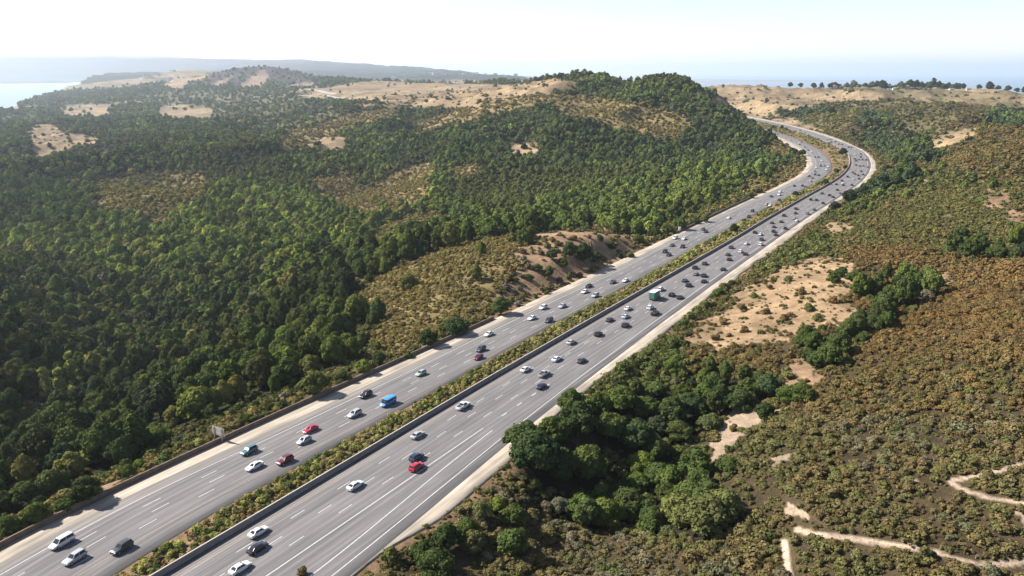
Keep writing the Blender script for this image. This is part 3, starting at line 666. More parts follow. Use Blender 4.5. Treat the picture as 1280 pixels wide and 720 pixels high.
# --- single trees and bushes the photograph shows one by one: (kind, px, py of the foot, scale, tone, label)
SINGLE = [
 ('oak', 568, 418, 1.05, 'dark', 'round dark green tree on the left verge, its shadow reaching onto the road'),
 ('oak', 535, 433, .78, 'dark', 'slim dark tree by the wall, left of the rounder verge tree'),
 ('oak', 626, 393, .85, 'green', 'round green tree at the far end of the long brown wall'),
 ('oak', 392, 494, 1.0, 'olive', 'broad olive green tree touching the retaining wall behind the dark SUV'),
 ('oak', 428, 478, .62, 'olive', 'yellowish bush-like tree by the wall right of the broad olive tree'),
 ('oak', 455, 468, .60, 'bright', 'bright green small tree by the wall above the blue van'),
 ('oak', 475, 455, .62, 'dark', 'dark bushy tree behind the wall right of the bright green tree'),
 ('oak', 110, 628, .72, 'dark', 'dark tree overhanging the wall and shading the gravel verge'),
 ('oak', 80, 640, .58, 'green', 'green tree behind the wall above the white hatchback'),
 ('oak', 45, 655, .6, 'green', 'leafy tree behind the wall at the lower left'),
 ('oak', 12, 668, .55, 'green', 'leafmost green tree at the left frame edge behind the wall'),
 ('oak', 5, 640, .8, 'dark', 'dark tree at the left frame edge just above the wall trees'),
 ('oak', 160, 598, .45, 'green', 'rounded green bush tree beside the bare red patch at the wall'),
 ('oak', 175, 586, .42, 'bright', 'yellow green bush tree right of the bare red patch'),
 ('oak', 118, 583, .66, 'yellow', 'pale yellow green tree above the bare red patch'),
 ('oak', 150, 575, .42, 'grey', 'grey green round tree between the canyon and the wall'),
 ('oak', 200, 556, .78, 'green', 'large round green tree left of the roadside sign board'),
 ('oak', 265, 525, .55, 'dark', 'small dark tree just behind the roadside sign board'),
 ('poplar', 92, 490, 1.9, 'yellow', 'tall pale yellow green poplar standing above the dark canyon'),
 ('poplar', 78, 500, 1.45, 'yellow', 'shorter pale poplar just left of the tallest pale poplar'),
 ('poplar', 60, 504, 1.35, 'yellow', 'slender pale poplar leftmost of the pale canyon poplars'),
 ('poplar', 104, 502, 1.3, 'green', 'green poplar right of the tallest pale poplar'),
 ('oak', 92, 388+0, .7, 'grey', 'pale grey green crown in the dark woodland at the left'),
 ('oak', 730, 328, 1.10, 'dark', 'big dark tree on the red bare slope beside the highway'),
 ('oak', 712, 322, .85, 'dark', 'dark tree left of the big tree on the red slope'),
 ('oak', 745, 330, .8, 'dark', 'dark tree right of the big tree on the red slope'),
 ('oak', 686, 346, .62, 'green', 'round green tree low on the red bare slope'),
 ('oak', 704, 334, .66, 'green', 'green tree halfway up the red bare slope'),
 ('oak', 672, 338, .50, 'green', 'small green tree left of the round tree on the red slope'),
 ('oak', 690, 325, .6, 'dark', 'dark small tree high on the red bare slope'),
 ('oak', 788, 322, .55, 'olive', 'olive bush tree at the foot of the red slope by the verge'),
 ('oak', 765, 312, .6, 'dark', 'dark tree at the upper end of the red slope'),
 ('oak', 881, 278, .72, 'green', 'round green tree at the start of the second wall, shadow across the verge'),
 ('oak', 868, 280, .7, 'green', 'green tree left of the round tree at the second wall'),
 ('oak', 850, 288, .9, 'green', 'leafy tree overhanging the road beside the small white sign'),
 ('oak', 833, 292, .9, 'green', 'leafy tree left of the small white roadside sign'),
 ('oak', 818, 297, .8, 'dark', 'dark roadside tree below the leafy trees by the small white sign'),
 ('oak', 798, 304, .75, 'green', 'green tree on the verge at the top corner of the red slope'),
 ('oak', 930, 243, 1.0, 'brown', 'brown dried tree clump beside the left carriageway before the bend'),
 ('oak', 945, 241, .8, 'straw', 'straw coloured dry tree right of the brown clump before the bend'),
 ('oak', 938, 248, .7, 'olive', 'olive tree in front of the brown dry clump before the bend'),
 ('oak', 994, 246, .55, 'deep', 'dark tree on the inner verge of the left carriageway before the bend'),
 ('oak', 917, 291, .62, 'dark', 'dark tree in the planted median, nearest one along the straight'),
 ('oak', 930, 279, .45, 'dark', 'low dark bush in the median just past the nearest median tree'),
 ('oak', 1031, 231, .70, 'dark', 'dark tree in the median where the bend begins'),
 ('oak', 1045, 216, .75, 'dark', 'dark pair tree in the median inside the bend'),
 ('oak', 1056, 212, .55, 'dark', 'small dark tree beside the curved median wall'),
 ('oak', 1053, 194, 1.15, 'deep', 'round dark tree at the end of the curved median wall'),
 ('oak', 1003, 195, 1.0, 'deep', 'round dark tree beside the left carriageway inside the bend'),
 ('oak', 990, 193, 1.2, 'deep', 'large dark tree left of the round tree inside the bend'),
 ('oak', 966, 175, 1.1, 'deep', 'dark tree beside the upper left carriageway'),
 ('oak', 966, 161, .9, 'dark', 'dark bush tree in the median beyond the bend, left one'),
 ('oak', 977, 161, .8, 'dark', 'dark bush tree in the median beyond the bend, middle one'),
 ('oak', 982, 163, .8, 'brown', 'brownish bush tree in the median beyond the bend, right one'),
 ('oak', 1090, 414, .85, 'dark', 'wide dark tree on the right slope above the rust coloured scrub'),
 ('oak', 1075, 412, .85, 'dark', 'dark tree at the left end of the wide clump on the right slope'),
 ('oak', 1106, 410, .8, 'dark', 'dark tree at the right end of the wide clump on the right slope'),
 ('oak', 1130, 378, .95, 'green', 'green tree of the upper clump right of the dry knoll'),
 ('oak', 1112, 382, .85, 'green', 'green tree at the lower left of the upper clump on the right slope'),
 ('oak', 1145, 366, .85, 'green', 'green tree at the right of the upper clump on the right slope'),
 ('oak', 1130, 358, .7, 'olive', 'olive tree at the top of the upper clump on the right slope'),
 ('oak', 1158, 374, .6, 'dry', 'bare grey brown tree beside the upper green clump'),
 ('oak', 1002, 500, .75, 'green', 'green tree right of the sandy track on the right slope'),
 ('oak', 984, 502, .7, 'green', 'green tree left of its pair by the sandy track'),
 ('oak', 955, 526, .6, 'dark', 'round dark bush tree on the edge of the sandy track'),
 ('oak', 1010, 450, .62, 'dark', 'dark small tree above the orange bare patch'),
 ('oak', 1020, 460, .6, 'green', 'green tree right of the orange bare patch'),
 ('oak', 1036, 445, .6, 'green', 'green tree right of its pair above the orange patch'),
 ('oak', 1000, 432, .5, 'green', 'green small tree at the foot of the dry knoll'),
 ('oak', 1222, 320, 1.05, 'dark', 'dark wide tree on the saddle of the right hill'),
 ('oak', 1205, 320, .8, 'dark', 'dark tree left of the wide tree on the right saddle'),
 ('oak', 1242, 322, .8, 'dark', 'dark tree right of the wide tree on the right saddle'),
 ('oak', 1272, 324, 1.0, 'deep', 'dark tree at the right frame edge on the saddle'),
 ('oak', 1008, 322, .6, 'dark', 'dark bush tree at the crest left of the upper sandy patch'),
 ('oak', 977, 326, .5, 'green', 'small green tree beside the verge at the top of the knoll'),
 ('oak', 1043, 264, 1.0, 'deep', 'round dark tree on the right verge before the bend'),
 ('oak', 1062, 254, 1.2, 'deep', 'tall dark tree on the right verge at the bend'),
 ('oak', 1078, 246, 1.2, 'deep', 'dark tree right of the tall dark tree at the bend'),
 ('oak', 1092, 236, 1.2, 'dark', 'dark tree above the verge trees at the bend'),
 ('oak', 1108, 216, 1.0, 'deep', 'lone dark bush tree above the outside of the bend'),
]
SINGLE = [s if 'leafmost' not in s[5] else s[:5] + ('green tree at the left frame edge behind the wall',) for s in SINGLE]
for k, px, py, s, tone, lab in SINGLE:
    p = ground_at(px, py); plant(k, p[0], p[1], s, tone, lab, 'tree', z=p[2])

# --- the big dark grove right of the highway: foot pixels from near to far, each its own tree
GROVE = [(668,585,1.30,'dark'),(700,596,1.35,'dark'),(735,600,1.25,'green'),(655,560,1.05,'dark'),(690,552,1.2,'green'),(722,545,1.25,'dark'),(758,548,1.2,'green'),(795,560,1.2,'dark'),(745,520,1.1,'green'),
 (775,510,1.05,'green'),(715,523,1.0,'green'),(808,520,1.05,'green'),(842,532,1.1,'dark'),(870,520,1.0,'dark'),(900,516,1.0,'dark'),(925,512,.9,'dark'),(880,500,.8,'green'),(850,498,.8,'green'),(820,495,.85,'green'),
 (802,588,.75,'bright'),(797,612,.7,'green'),(838,612,1.0,'green'),(868,600,1.0,'green'),(850,655,1.15,'olive'),(880,662,1.2,'olive'),(905,648,1.0,'olive'),(862,632,.9,'green'),
 (640,655,.72,'green'),(603,648,.55,'olive'),(560,688,.72,'dark'),(530,702,.72,'dark'),(585,668,.6,'green'),(622,640,.55,'bright'),(545,718,.8,'dark'),(590,690,.6,'olive'),(640,690,.7,'green'),
 (770,640,.75,'dark'),(815,655,.7,'dark'),(740,640,.7,'dark'),(910,590,.6,'green'),(700,640,.55,'grey')]
GL = {'dark': 'dark green', 'green': 'mid green', 'bright': 'bright green', 'olive': 'olive', 'grey': 'grey leafless-looking'}
def gpos(px, py):
    h = 'left' if px < 700 else 'middle' if px < 810 else 'right'; v = 'upper' if py < 530 else 'central' if py < 600 else 'lower'
    return v, h
for px, py, s, tone in GROVE:
    v, h = gpos(px, py); p = ground_at(px, py)
    if px < 660 and py > 630: lab = '%s tree among the verge bushes at the bottom' % GL[tone]
    else: lab = '%s tree in the %s %s of the shaded grove' % (GL[tone], v, h)
    plant('oak', p[0], p[1], s, tone, lab, 'tree', 'trees of the shaded grove right of the highway', z=p[2])

# --- small bushes standing alone
BUSHES = [(632,360,1.3,'dry'),(636,350,1.4,'brown'),(640,340,1.4,'rust'),(646,330,1.3,'brown'),(652,316,1.4,'rust'),(690,302,1.3,'brown'),(750,300,1.4,'dark'),(772,298,1.3,'brown'),(718,300,1.4,'rust'),(755,326,1.4,'brown'),(775,322,1.3,'dark'),(645,352,1.2,'olive'),(662,350,1.5,'green'),(650,362,1.0,'olive'),(656,370,1.0,'brown'),(640,374,.9,'brown'),(648,382,1.3,'dry'),(668,372,1.0,'olive'),(688,362,1.2,'olive'),(700,352,1.2,'brown'),(710,350,1.2,'olive'),(725,346,1.3,'brown'),(740,340,1.4,'olive'),(684,368,1.1,'green'),(660,335,1.2,'brown'),(676,318,1.3,'brown'),(655,325,1.2,'dry'),
 (905,405,1.3,'brown'),(927,388,1.4,'brown'),(942,372,1.2,'olive'),(958,392,1.3,'brown'),(962,362,1.1,'brown'),(985,352,1.3,'olive'),(1002,368,1.2,'brown'),(1040,352,1.9,'green'),(1052,345,2.1,'dark'),(1062,350,1.6,'green'),(1010,388,1.5,'olive'),(1040,378,1.4,'rust'),(895,425,1.2,'brown'),(930,415,1.1,'brown'),(1022,400,1.3,'olive'),(980,400,1.1,'rust'),
 (898,372,2.3,'green'),(905,364,2.0,'olive'),(882,386,1.8,'olive'),(872,392,1.6,'olive'),(862,400,1.7,'olive'),(855,408,1.6,'green'),(915,356,1.5,'olive'),(940,345,1.4,'olive'),(955,330,1.6,'green'),(970,330,1.8,'dark'),
 (917,538,.9,'brown'),(936,542,1.0,'olive'),(925,552,.8,'brown'),(970,510,.9,'brown'),(921,560,.9,'olive'),(910,565,1.0,'olive'),
 (330,512,1.2,'olive'),(300,532,1.2,'olive'),(310,527,1.3,'green'),(345,505,1.3,'olive'),(240,552,1.2,'olive'),(250,556,1.1,'yellow'),(225,562,1.3,'olive'),(280,540,1.1,'gold'),(355,500,1.2,'dry'),(290,522,1.2,'gold'),(205,580,1.4,'green'),(510,448,1.2,'green'),(497,452,1.1,'olive'),(550,425,1.2,'olive'),(590,405,1.1,'olive'),(583,408,1.3,'green'),
 (377,722,.8,'brown'),(488,702,1.5,'olive'),(772,462,.7,'grey')]
BN = {'olive': 'olive', 'green': 'green', 'brown': 'brown', 'rust': 'rusty brown', 'dark': 'dark green', 'dry': 'dry grey', 'grey': 'pale grey', 'yellow': 'yellow green', 'gold': 'straw gold'}
for px, py, s, tone in BUSHES:
    p = ground_at(px, py)
    if px < 620 and py < 600: where = 'on the strip behind the long brown wall'; g = 'bushes behind the long brown wall'
    elif px < 780 and py < 400: where = 'on the bare red slope'; g = 'bushes on the red slope'
    elif py > 600 and px < 400: where = 'on the painted gore at the bottom frame edge'; g = None
    elif px == 488: where = 'at the foot of the verge near the bottom frame edge'; g = None
    elif px == 772: where = 'standing alone on the pale right verge'; g = None
    elif py > 495: where = 'on the pale sandy track'; g = 'bushes on the sandy track'
    elif s >= 1.4 and px < 980: where = 'between the right verge and the dry knoll'; g = 'bushes along the right verge'
    else: where = 'on the dry knoll right of the highway'; g = 'bushes on the dry knoll'
    z = p[2]
    if px == 377: p = at_z(px, 718); z = .05
    plant('bush', p[0], p[1], s, tone, '%s %sbush %s' % (BN[tone], 'low ' if s < 1.25 else '', where), 'bush', g, z=z)

# --- scattered plants: candidate spots on a jittered grid, denser near the viewer
def spots(cell, r0, r1, amax=40):
    n = int(r1 / cell) + 1
    gx, gy = np.meshgrid(np.arange(-n, n), np.arange(0, n)); gx = gx.ravel() * cell; gy = gy.ravel() * cell
    rr_ = np.hypot(gx, gy); k = (rr_ >= r0) & (rr_ < r1) & (np.abs(np.degrees(np.arctan2(gx, gy))) < amax)
    gx, gy = gx[k], gy[k]; m = len(gx)
    gx = gx + (rng.random(m) - .5) * cell * .95; gy = gy + (rng.random(m) - .5) * cell * .95
    Zh = height(gx, gy); jj = np.clip(np.hypot(gx, gy) / 90, 2, 9); c0 = classify(gx, gy, Zh); cls = classify(gx + rng.normal(size=m) * jj, gy + rng.normal(size=m) * jj * 1.5, Zh); op = np.isin(c0, [ZI[q] for q in ('gold', 'goldgreen', 'grass', 'knoll', 'sand', 'soil')]); cls = np.where(op, c0, cls); cd = corridor_dist(gx, gy)
    return gx, gy, Zh, cls, cd, rng.random(m)
INVC = {v: k for k, v in ZI.items()}
# chance of a tree / of a shrub for each zone
PT = {0: 1.0, 1: .003, 'wood': .9, 'green': .10, 'olive': .012, 'gold': .012, 'goldgreen': .05, 'gully': .01, 'farfield': .38, 'farbrown': .14, 'grass': .012, 'knoll': .0, 'soil': .03, 'sand': 0}
PS = {0: .25, 1: .97, 'wood': .6, 'green': .95, 'olive': .93, 'gold': 1.0, 'goldgreen': .95, 'farfield': .5, 'farbrown': .5, 'gully': .05, 'grass': .06, 'knoll': .2, 'soil': .12, 'sand': .02}
def arr(d): a = np.zeros(len(ORDER) + 2); a[0] = d[0]; a[1] = d[1]; [a.__setitem__(ZI[k], d[k]) for k in ORDER]; return a
PTA, PSA = arr(PT), arr(PS)
def tones(cls, x, y, z, what, u):
    """leaf colour of each plant from its zone, slow patches and chance"""
    n = len(x); out = np.zeros((n, 3)); a = fbm(x / 60, y / 60, 3); b = fbm(x / 22 + 40, y / 22, 3); c_ = rng.random(n); px, py = project(x, y, z)
    T_ = {k: np.array(v) for k, v in TONE.items()}
    def mixt(m, parts):
        tot = np.cumsum([p for p, _ in parts]); tot = tot / tot[-1]; i = np.searchsorted(tot, np.clip(c_[m] * .55 + (b[m] + .5) * 1.0 - .27, 0, .999)); out[m] = np.array([T_[k] for _, k in parts])[i]
    if what == 'tree':
        m = cls >= 0; mixt(m, [(2, 'deep'), (4, 'dark'), (3, 'green'), (1, 'olive'), (.25, 'grey')])
        m = (cls == 0) & (np.abs(py - 285 - (px - 300) * -.25) < 60) & (px < 700) & (py > 200); mixt(m, [(2, 'dark'), (4, 'green'), (1.2, 'bright'), (2, 'olive')])
        m = (cls == 0) & (px > 560) & (px < 960) & (py > 195) & (py < 300) & (py > 330 - px * .17); mixt(m, [(2, 'dark'), (4, 'green'), (.6, 'bright')])
        m = (cls == 0) & (px > 480) & (py < 210) & (py > 115); mixt(m, [(3, 'deep'), (4, 'dark'), (1, 'green'), (1.2, 'bluegreen')])
        m = (cls == 0) & (py > 350) & (px < 330); mixt(m, [(3, 'deep'), (4, 'dark'), (1.0, 'olive'), (1.8, 'green'), (.5, 'grey')])
        m = (cls == ZI['wood']) & (np.hypot(x, y) > 620); mixt(m, [(4, 'deep'), (2, 'dark')])
        m = np.isin(cls, [ZI['goldgreen'], ZI['gold']]); mixt(m, [(1, 'dark'), (2, 'olive'), (1, 'green')])
    else:
        mixt(cls >= 0, [(1, 'green'), (2, 'olive'), (1, 'grey')])
        mixt(cls == 1, [(1.6, 'olive'), (2.8, 'brown'), (.6, 'rust'), (1.2, 'olive'), (.5, 'grey'), (.15, 'green')])
        up = (cls == 1) & (py > 520) ; mixt(up, [(3, 'olive'), (2.4, 'brown'), (.5, 'dry'), (.8, 'grey'), (.4, 'green')])
        hi = (cls == 1) & (py < 450) & (py > 310) & (px > 980); mixt(hi, [(1.0, 'olive'), (2.2, 'rust'), (2.4, 'brown'), (.5, 'gold')])
        mixt(cls == ZI['green'], [(2, 'dark'), (1.2, 'green'), (3, 'olive'), (.8, 'brown'), (.6, 'grey')])
        mixt(cls == ZI['olive'], [(.6, 'dark'), (3, 'olive'), (.5, 'green'), (1.6, 'brown'), (1.3, 'gold')])
        mixt(cls == ZI['gold'], [(.9, 'olive'), (3, 'gold'), (1.4, 'brown'), (1.5, 'straw')])
        mixt(cls == ZI['goldgreen'], [(1.5, 'olive'), (2.4, 'gold'), (.6, 'green')])
        mixt(np.isin(cls, [ZI['knoll'], ZI['grass'], ZI['soil'], ZI['sand']]), [(2, 'brown'), (1.5, 'olive'), (1, 'straw')])
        mixt(cls == ZI['farbrown'], [(1, 'dark'), (1, 'brown'), (1, 'dry')])
    if what != 'tree':
        mean = np.zeros((n, 3))
        key = cls + 20 * (py > 520) + 40 * ((py < 430) & (py > 310) & (px > 980))
        for v_ in np.unique(key): mm = key == v_; mean[mm] = out[mm].mean(0)
        out = out * .5 + mean * .5
    k = (1.5 + .6 * smooth01((np.hypot(x, y) - 420) / 500) if what == 'tree' else 1.12) * (1 + .36 * (rng.random(n) - .5) + .25 * a)  # tree tints brighten with distance: haze and sunlight put into the colour
    if what == 'tree': out = out * np.array([1.12, 1.04, .92])
    out *= k[:, None]; out *= 1 + .12 * (rng.random((n, 3)) - .5)
    return out
def holes_ok(x, y):
    ok = np.ones(len(x), bool)
    for hx, hy, hr in HOLES: ok &= (x - hx) ** 2 + (y - hy) ** 2 > hr * hr
    return ok
TREES = []          # arrays: x,y,z,scale,tint
for cell, r0, r1 in ((6.8, 150, 420), (6.3, 420, 800), (7.0, 800, 1500), (10.5, 1500, 2600), (16, 2600, 5200)):
    x, y, z, cls, cd, u = spots(cell, r0, r1, 58 if r0 < 430 else 50 if r0 < 800 else 42)
    p = PTA[cls] * np.where((cls == 0), np.clip(1.0 + fbm(x / 45 + 3, y / 45, 3) * .5, .5, 1), 1)
    far = (r0 >= 2600) & (cls < 2); nn = fbm(x / 500 + 7, y / 500, 5); pxx, _ = project(x, y, z); p = np.where(far, (nn > np.where((pxx < 440) & (y < 4300), -.2, -.04)) * .55 + .03, p)
    p = np.where((cls == 0) & (r0 < 420), p * .74, p)
    near_road = np.where(x < np.interp(y, RM.P[:, 1], RM.P[:, 0]), 11.0 + 5 * fbm(x / 30, y / 30, 2), 5.0)
    pxx, pyy = project(x, y, z); can = (cls == 0) & (pxx < 350) & (pyy > 335) & (r0 < 800)
    p = np.where(can, p * .85, p); sc_c = np.where(can, .95, 1.0) * np.where((cls == ZI['wood']) & (np.hypot(x, y) > 620), 1.45, 1.0)
    k = (u < p) & (cd > near_road) & (z > np.where(y > 2500, LAKE_Z + 1, -999)) & (z < 190)
    sc = (.48 + .85 * rng.random(len(x)) ** 1.3) * np.where(cls == 0, 1, .8)
    sc *= np.clip(cd / 26, .45, 1) * sc_c
    gv = fbm(x / 120 + 2, y / 120, 3); scr = (cls == 0) & (gv > .06) & (np.hypot(x, y) > 560); sc = np.where(scr, sc * .75, sc)
    if r0 >= 1500: sc = sc * 1.0 + .12
    if 800 <= r0 < 1500: sc = sc * .88
    if r0 >= 2600: sc = sc * 1.3
    TN = tones(cls, x, y, z, 'tree', u); TN = np.where(scr[:, None], TN * .35 + np.array(TONE['olive']) * .70 * (.8 + .4 * u[:, None]), TN)
    TREES.append(np.column_stack([x, y, z, sc, TN, cls])[k])
TREES = np.vstack(TREES); TREES = TREES[holes_ok(TREES[:, 0], TREES[:, 1])]
px, py = project(TREES[:, 0], TREES[:, 1], TREES[:, 2]); dist = np.hypot(TREES[:, 0], TREES[:, 1])
size = TREES[:, 3] / dist * ((px > -10) & (px < 1290) & (py < 735))
n_single = 300 - 69 - 10 - sum(1 for o in bpy.data.objects if o.get('category') == 'tree')
pick = np.argsort(-size)[:n_single]
isT = np.zeros(len(TREES), bool); isT[pick] = True
print('trees', len(TREES), 'single', n_single)
def tone_word(t):
    s = t.sum()
    if t[0] > t[1] * 1.02: return 'olive brown'
    if t[2] > t[1] * .6: return 'grey green'
    return 'dark green' if s < .125 else 'mid green' if s < .2 else 'light green'
for i in pick:
    x, y, z, s = TREES[i, :4]; qx, qy = px[i], py[i]; tw = tone_word(TREES[i, 4:7])
    if x > np.interp(y, RM.P[:, 1], RM.P[:, 0]): reg = 'in the grove and scrub right of the highway'; g = 'wild trees right of the highway'
    elif qy > 560: reg = 'in the woods behind the wall at the lower left'; g = 'trees behind the wall at the lower left'
    elif qy > 470: reg = 'low in the shaded canyon left of the highway' if qx < 200 else 'on the slope between the canyon and the long wall'; g = 'trees low in the canyon' if qx < 200 else 'trees above the long wall'
    elif qx < 170: reg = 'in the dark canyon woodland near the left frame edge'; g = 'canyon trees at the left'
    elif qx < 330: reg = 'in the dense woodland left of the golden scrub'; g = 'woodland trees left of the golden scrub'
    else: reg = 'at the woodland edge beside the golden scrub slope'; g = 'trees beside the golden scrub'
    e = plant('oak', x, y, s, tuple(TREES[i, 4:7]), '%s oak crown %s' % (tw, reg), 'tree', g, z=z, jitter=0, sz=(1.0 + .5 * random.random()) if x < 0 else None)
TREES = TREES[~isT]; dist = np.hypot(TREES[:, 0], TREES[:, 1])

def scatter(name, P, S, TI, variants, label, cat, zsq=(.8, 1.2)):
    """ONE stuff object: points that carry instances of the plants already standing in the scene"""
    n = len(P); me = bpy.data.meshes.new(name); me.vertices.add(n); me.vertices.foreach_set('co', P.astype(np.float32).ravel())
    rot = np.zeros((n, 3)); rot[:, 2] = rng.random(n) * 6.283; rot[:, :2] = rng.normal(size=(n, 2)) * .05
    sc = S[:, None] * np.column_stack([np.ones((n, 2)), zsq[0] + (zsq[1] - zsq[0]) * rng.random(n)])
    for nm, ty, dat in (('rot', 'FLOAT_VECTOR', rot), ('scl', 'FLOAT_VECTOR', sc), ('tint', 'FLOAT_VECTOR', TI)):
        a = me.attributes.new(nm, ty, 'POINT'); a.data.foreach_set('vector', dat.astype(np.float32).ravel())
    a = me.attributes.new('idx', 'INT', 'POINT'); a.data.foreach_set('value', rng.integers(0, len(variants), n).astype(np.int32))
    o = link(name, me); tag(o, label, cat, kind='stuff')
    ng = bpy.data.node_groups.new(name + '_nodes', 'GeometryNodeTree')
    ng.interface.new_socket('Geometry', in_out='INPUT', socket_type='NodeSocketGeometry'); ng.interface.new_socket('Geometry', in_out='OUTPUT', socket_type='NodeSocketGeometry')
    gi = ng.nodes.new('NodeGroupInput'); go = ng.nodes.new('NodeGroupOutput'); ip = ng.nodes.new('GeometryNodeInstanceOnPoints'); jn = ng.nodes.new('GeometryNodeJoinGeometry')
    for v_ in reversed(variants):
        oi = ng.nodes.new('GeometryNodeObjectInfo'); oi.inputs['Object'].default_value = v_; oi.inputs['As Instance'].default_value = True; ng.links.new(oi.outputs['Geometry'], jn.inputs[0])
    ng.links.new(gi.outputs[0], ip.inputs['Points']); ng.links.new(jn.outputs[0], ip.inputs['Instance']); ip.inputs['Pick Instance'].default_value = True
    for nm, ty, sock in (('idx', 'INT', 'Instance Index'), ('rot', 'FLOAT_VECTOR', 'Rotation'), ('scl', 'FLOAT_VECTOR', 'Scale')):
        na = ng.nodes.new('GeometryNodeInputNamedAttribute'); na.data_type = ty; na.inputs['Name'].default_value = nm; ng.links.new(na.outputs[0], ip.inputs[sock])
    ng.links.new(ip.outputs[0], go.inputs[0])
    md = o.modifiers.new('scatter', 'NODES'); md.node_group = ng
    return o
def source(me, px_, py_, tone, kind, label, s=1.0):
    """a real plant standing in the scene whose crown the scattered ones repeat"""
    p = ground_at(px_, py_); e = empty({'t': 'oak_tree', 's': 'bush'}[kind], (p[0], p[1], p[2] - .1), random.random() * 6); e.scale = (s, s, s)
    tag(e, label, {'t': 'tree', 's': 'bush'}[kind]); c = link('crown' if kind == 't' else 'foliage', me, parent=e); c['tint'] = TONE[tone]
    link('trunk' if kind == 't' else 'stem', OAKT[0] if kind == 't' else STEM, parent=e); return c
src_near = []
for me in OAK: src_near.append(next(o for o in bpy.data.objects if o.data == me))
MIDP = [(560,118,'round tree at the left end of the wooded crest'),(395,182,'lone dark tree on the small tan patch in the middle distance'),(655,186,'lone dark tree beside the small tan clearing on the wooded hill'),(62,184,'lone dark tree in the dry field at the left'),(54,170,'dark tree at the top of the dry field at the left')]
src_mid = [source(me, a, b, 'dark', 't', l, .9) for me, (a, b, l) in zip(MIDO, MIDP)]
FARP = [(905,142,'dark tree on the golden slope left of the distant highway'),(1000,138,'dark tree on the golden slope above the distant highway'),(1030,136,'dark tree right of its twin on the slope above the distant highway'),(1240,150,'dark tree at the crest near the right frame edge')]
src_far = [source(me, a, b, 'deep', 't', l, 1.3) for me, (a, b, l) in zip(FARO, FARP)]
SRP = [(1092,452,'rust'),(1120,470,'brown'),(1150,500,'olive'),(1180,450,'brown'),(1220,520,'olive')]
src_sh = [source(me, a, b, t, 's', '%s low bush in the chaparral of the right slope, %s' % (BN[t], w_), 1.0) for me, (a, b, t), w_ in zip(SHR, SRP, ('nearest the wide dark trees', 'below the wide dark trees', 'halfway to the upper trail', 'upper middle', 'just above the upper trail'))]
SFP = [(1150,262,'olive'),(1180,240,'brown'),(1210,270,'olive')]
src_sf = [source(me, a, b, t, 's', '%s low bush on the upper right hillside, %s' % (BN[t], w_), 1.0) for me, (a, b, t), w_ in zip(SHF, SFP, ('left of the pale rocks', 'above the pale rocks', 'below the pale rocks'))]
WL = 'dense dark green oak woodland covering the left hills and canyon'
for nm, m, srcs, lab in (('woodland', dist < 430, src_near, WL), ('woodland', (dist >= 430) & (dist < 1100), src_mid, WL), ('woodland', dist >= 1100, src_far, 'far woodland and tree groups fading toward the lake')):
    if m.any(): scatter(nm, TREES[m, :3] - [0, 0, .3], TREES[m, 3], TREES[m, 4:7], srcs, lab, 'woodland', (1.05, 1.8) if srcs is src_near else (.8, 1.5))
# --- chaparral shrubs
SHRUBS = []
for cell, r0, r1 in ((1.6, 100, 330), (1.95, 330, 600), (3.8, 600, 1100), (6.0, 1100, 2300)):
    x, y, z, cls, cd, u = spots(cell, r0, r1, 58 if r0 < 330 else 52 if r0 < 600 else 44)
    p = PSA[cls]; side = np.interp(y, RM.P[:, 1], RM.P[:, 0])
    p = np.where((cls == 0) & (cd < 16), .9, p); p = np.where((cls == 0) & (cd >= 16), .35 if r0 < 600 else .6, p)
    p = p * np.clip(1.08 + fbm(x / 9 + 5, y / 9, 2) * np.where(cls == ZI['gold'], .3, .9), 0, 1)
    k = (u < p) & (cd > np.where(x < side, 1.6, .25)); edge = (cd < 3)
    near = (np.hypot(x, y) < 420) & (x > 0)
    dt = np.full(len(x), 99.0)
    if near.any(): dt[near] = np.minimum(np.minimum(dist_line(x[near], y[near], TR1), dist_line(x[near], y[near], TR2)), dist_line(x[near], y[near], TR0))
    k &= dt > 1.45
    cg = fbm(x / 10 + 70, y / 10, 3) + .5; k &= ~((cg < .22) & (rng.random(len(x)) < .75))
    sc = (.50 + 1.25 * rng.random(len(x)) ** 1.8) * {1.6: .86, 1.95: .98, 3.8: 1.5, 6.0: 2.2}[cell]
    sc = sc * (.55 + .95 * np.clip(cg, .1, .95)) * np.where(edge, .6, 1) * np.where(cls == ZI['green'], 1.4, 1) * np.where((cls == 0), 1.2, 1) * np.where(cls == ZI['gold'], .84, 1) * np.where(cls == ZI['knoll'], .62, 1)
    zz = z - .12 * sc
    SHRUBS.append(np.column_stack([x, y, zz, sc, tones(np.where(cls == 0, np.where((cd < 14) & (u < .5), ZI['gold'], ZI['green']), cls), x, y, z, 'shrub', u)])[k])
SHRUBS = np.vstack(SHRUBS); print('shrubs', len(SHRUBS))
dist = np.hypot(SHRUBS[:, 0], SHRUBS[:, 1]); SHRUBS = SHRUBS[holes_ok(SHRUBS[:, 0], SHRUBS[:, 1]) | (dist > 600)]; dist = np.hypot(SHRUBS[:, 0], SHRUBS[:, 1])
m = dist < 340; scatter('chaparral', SHRUBS[m, :3], SHRUBS[m, 3], SHRUBS[m, 4:7], src_sh, 'brown, rust and olive chaparral scrub covering the near slopes', 'chaparral', (.7, 1.25))
m = ~m; scatter('chaparral', SHRUBS[m, :3], SHRUBS[m, 3], SHRUBS[m, 4:7], src_sf, 'olive and golden scrub covering the farther slopes', 'chaparral', (.7, 1.2))
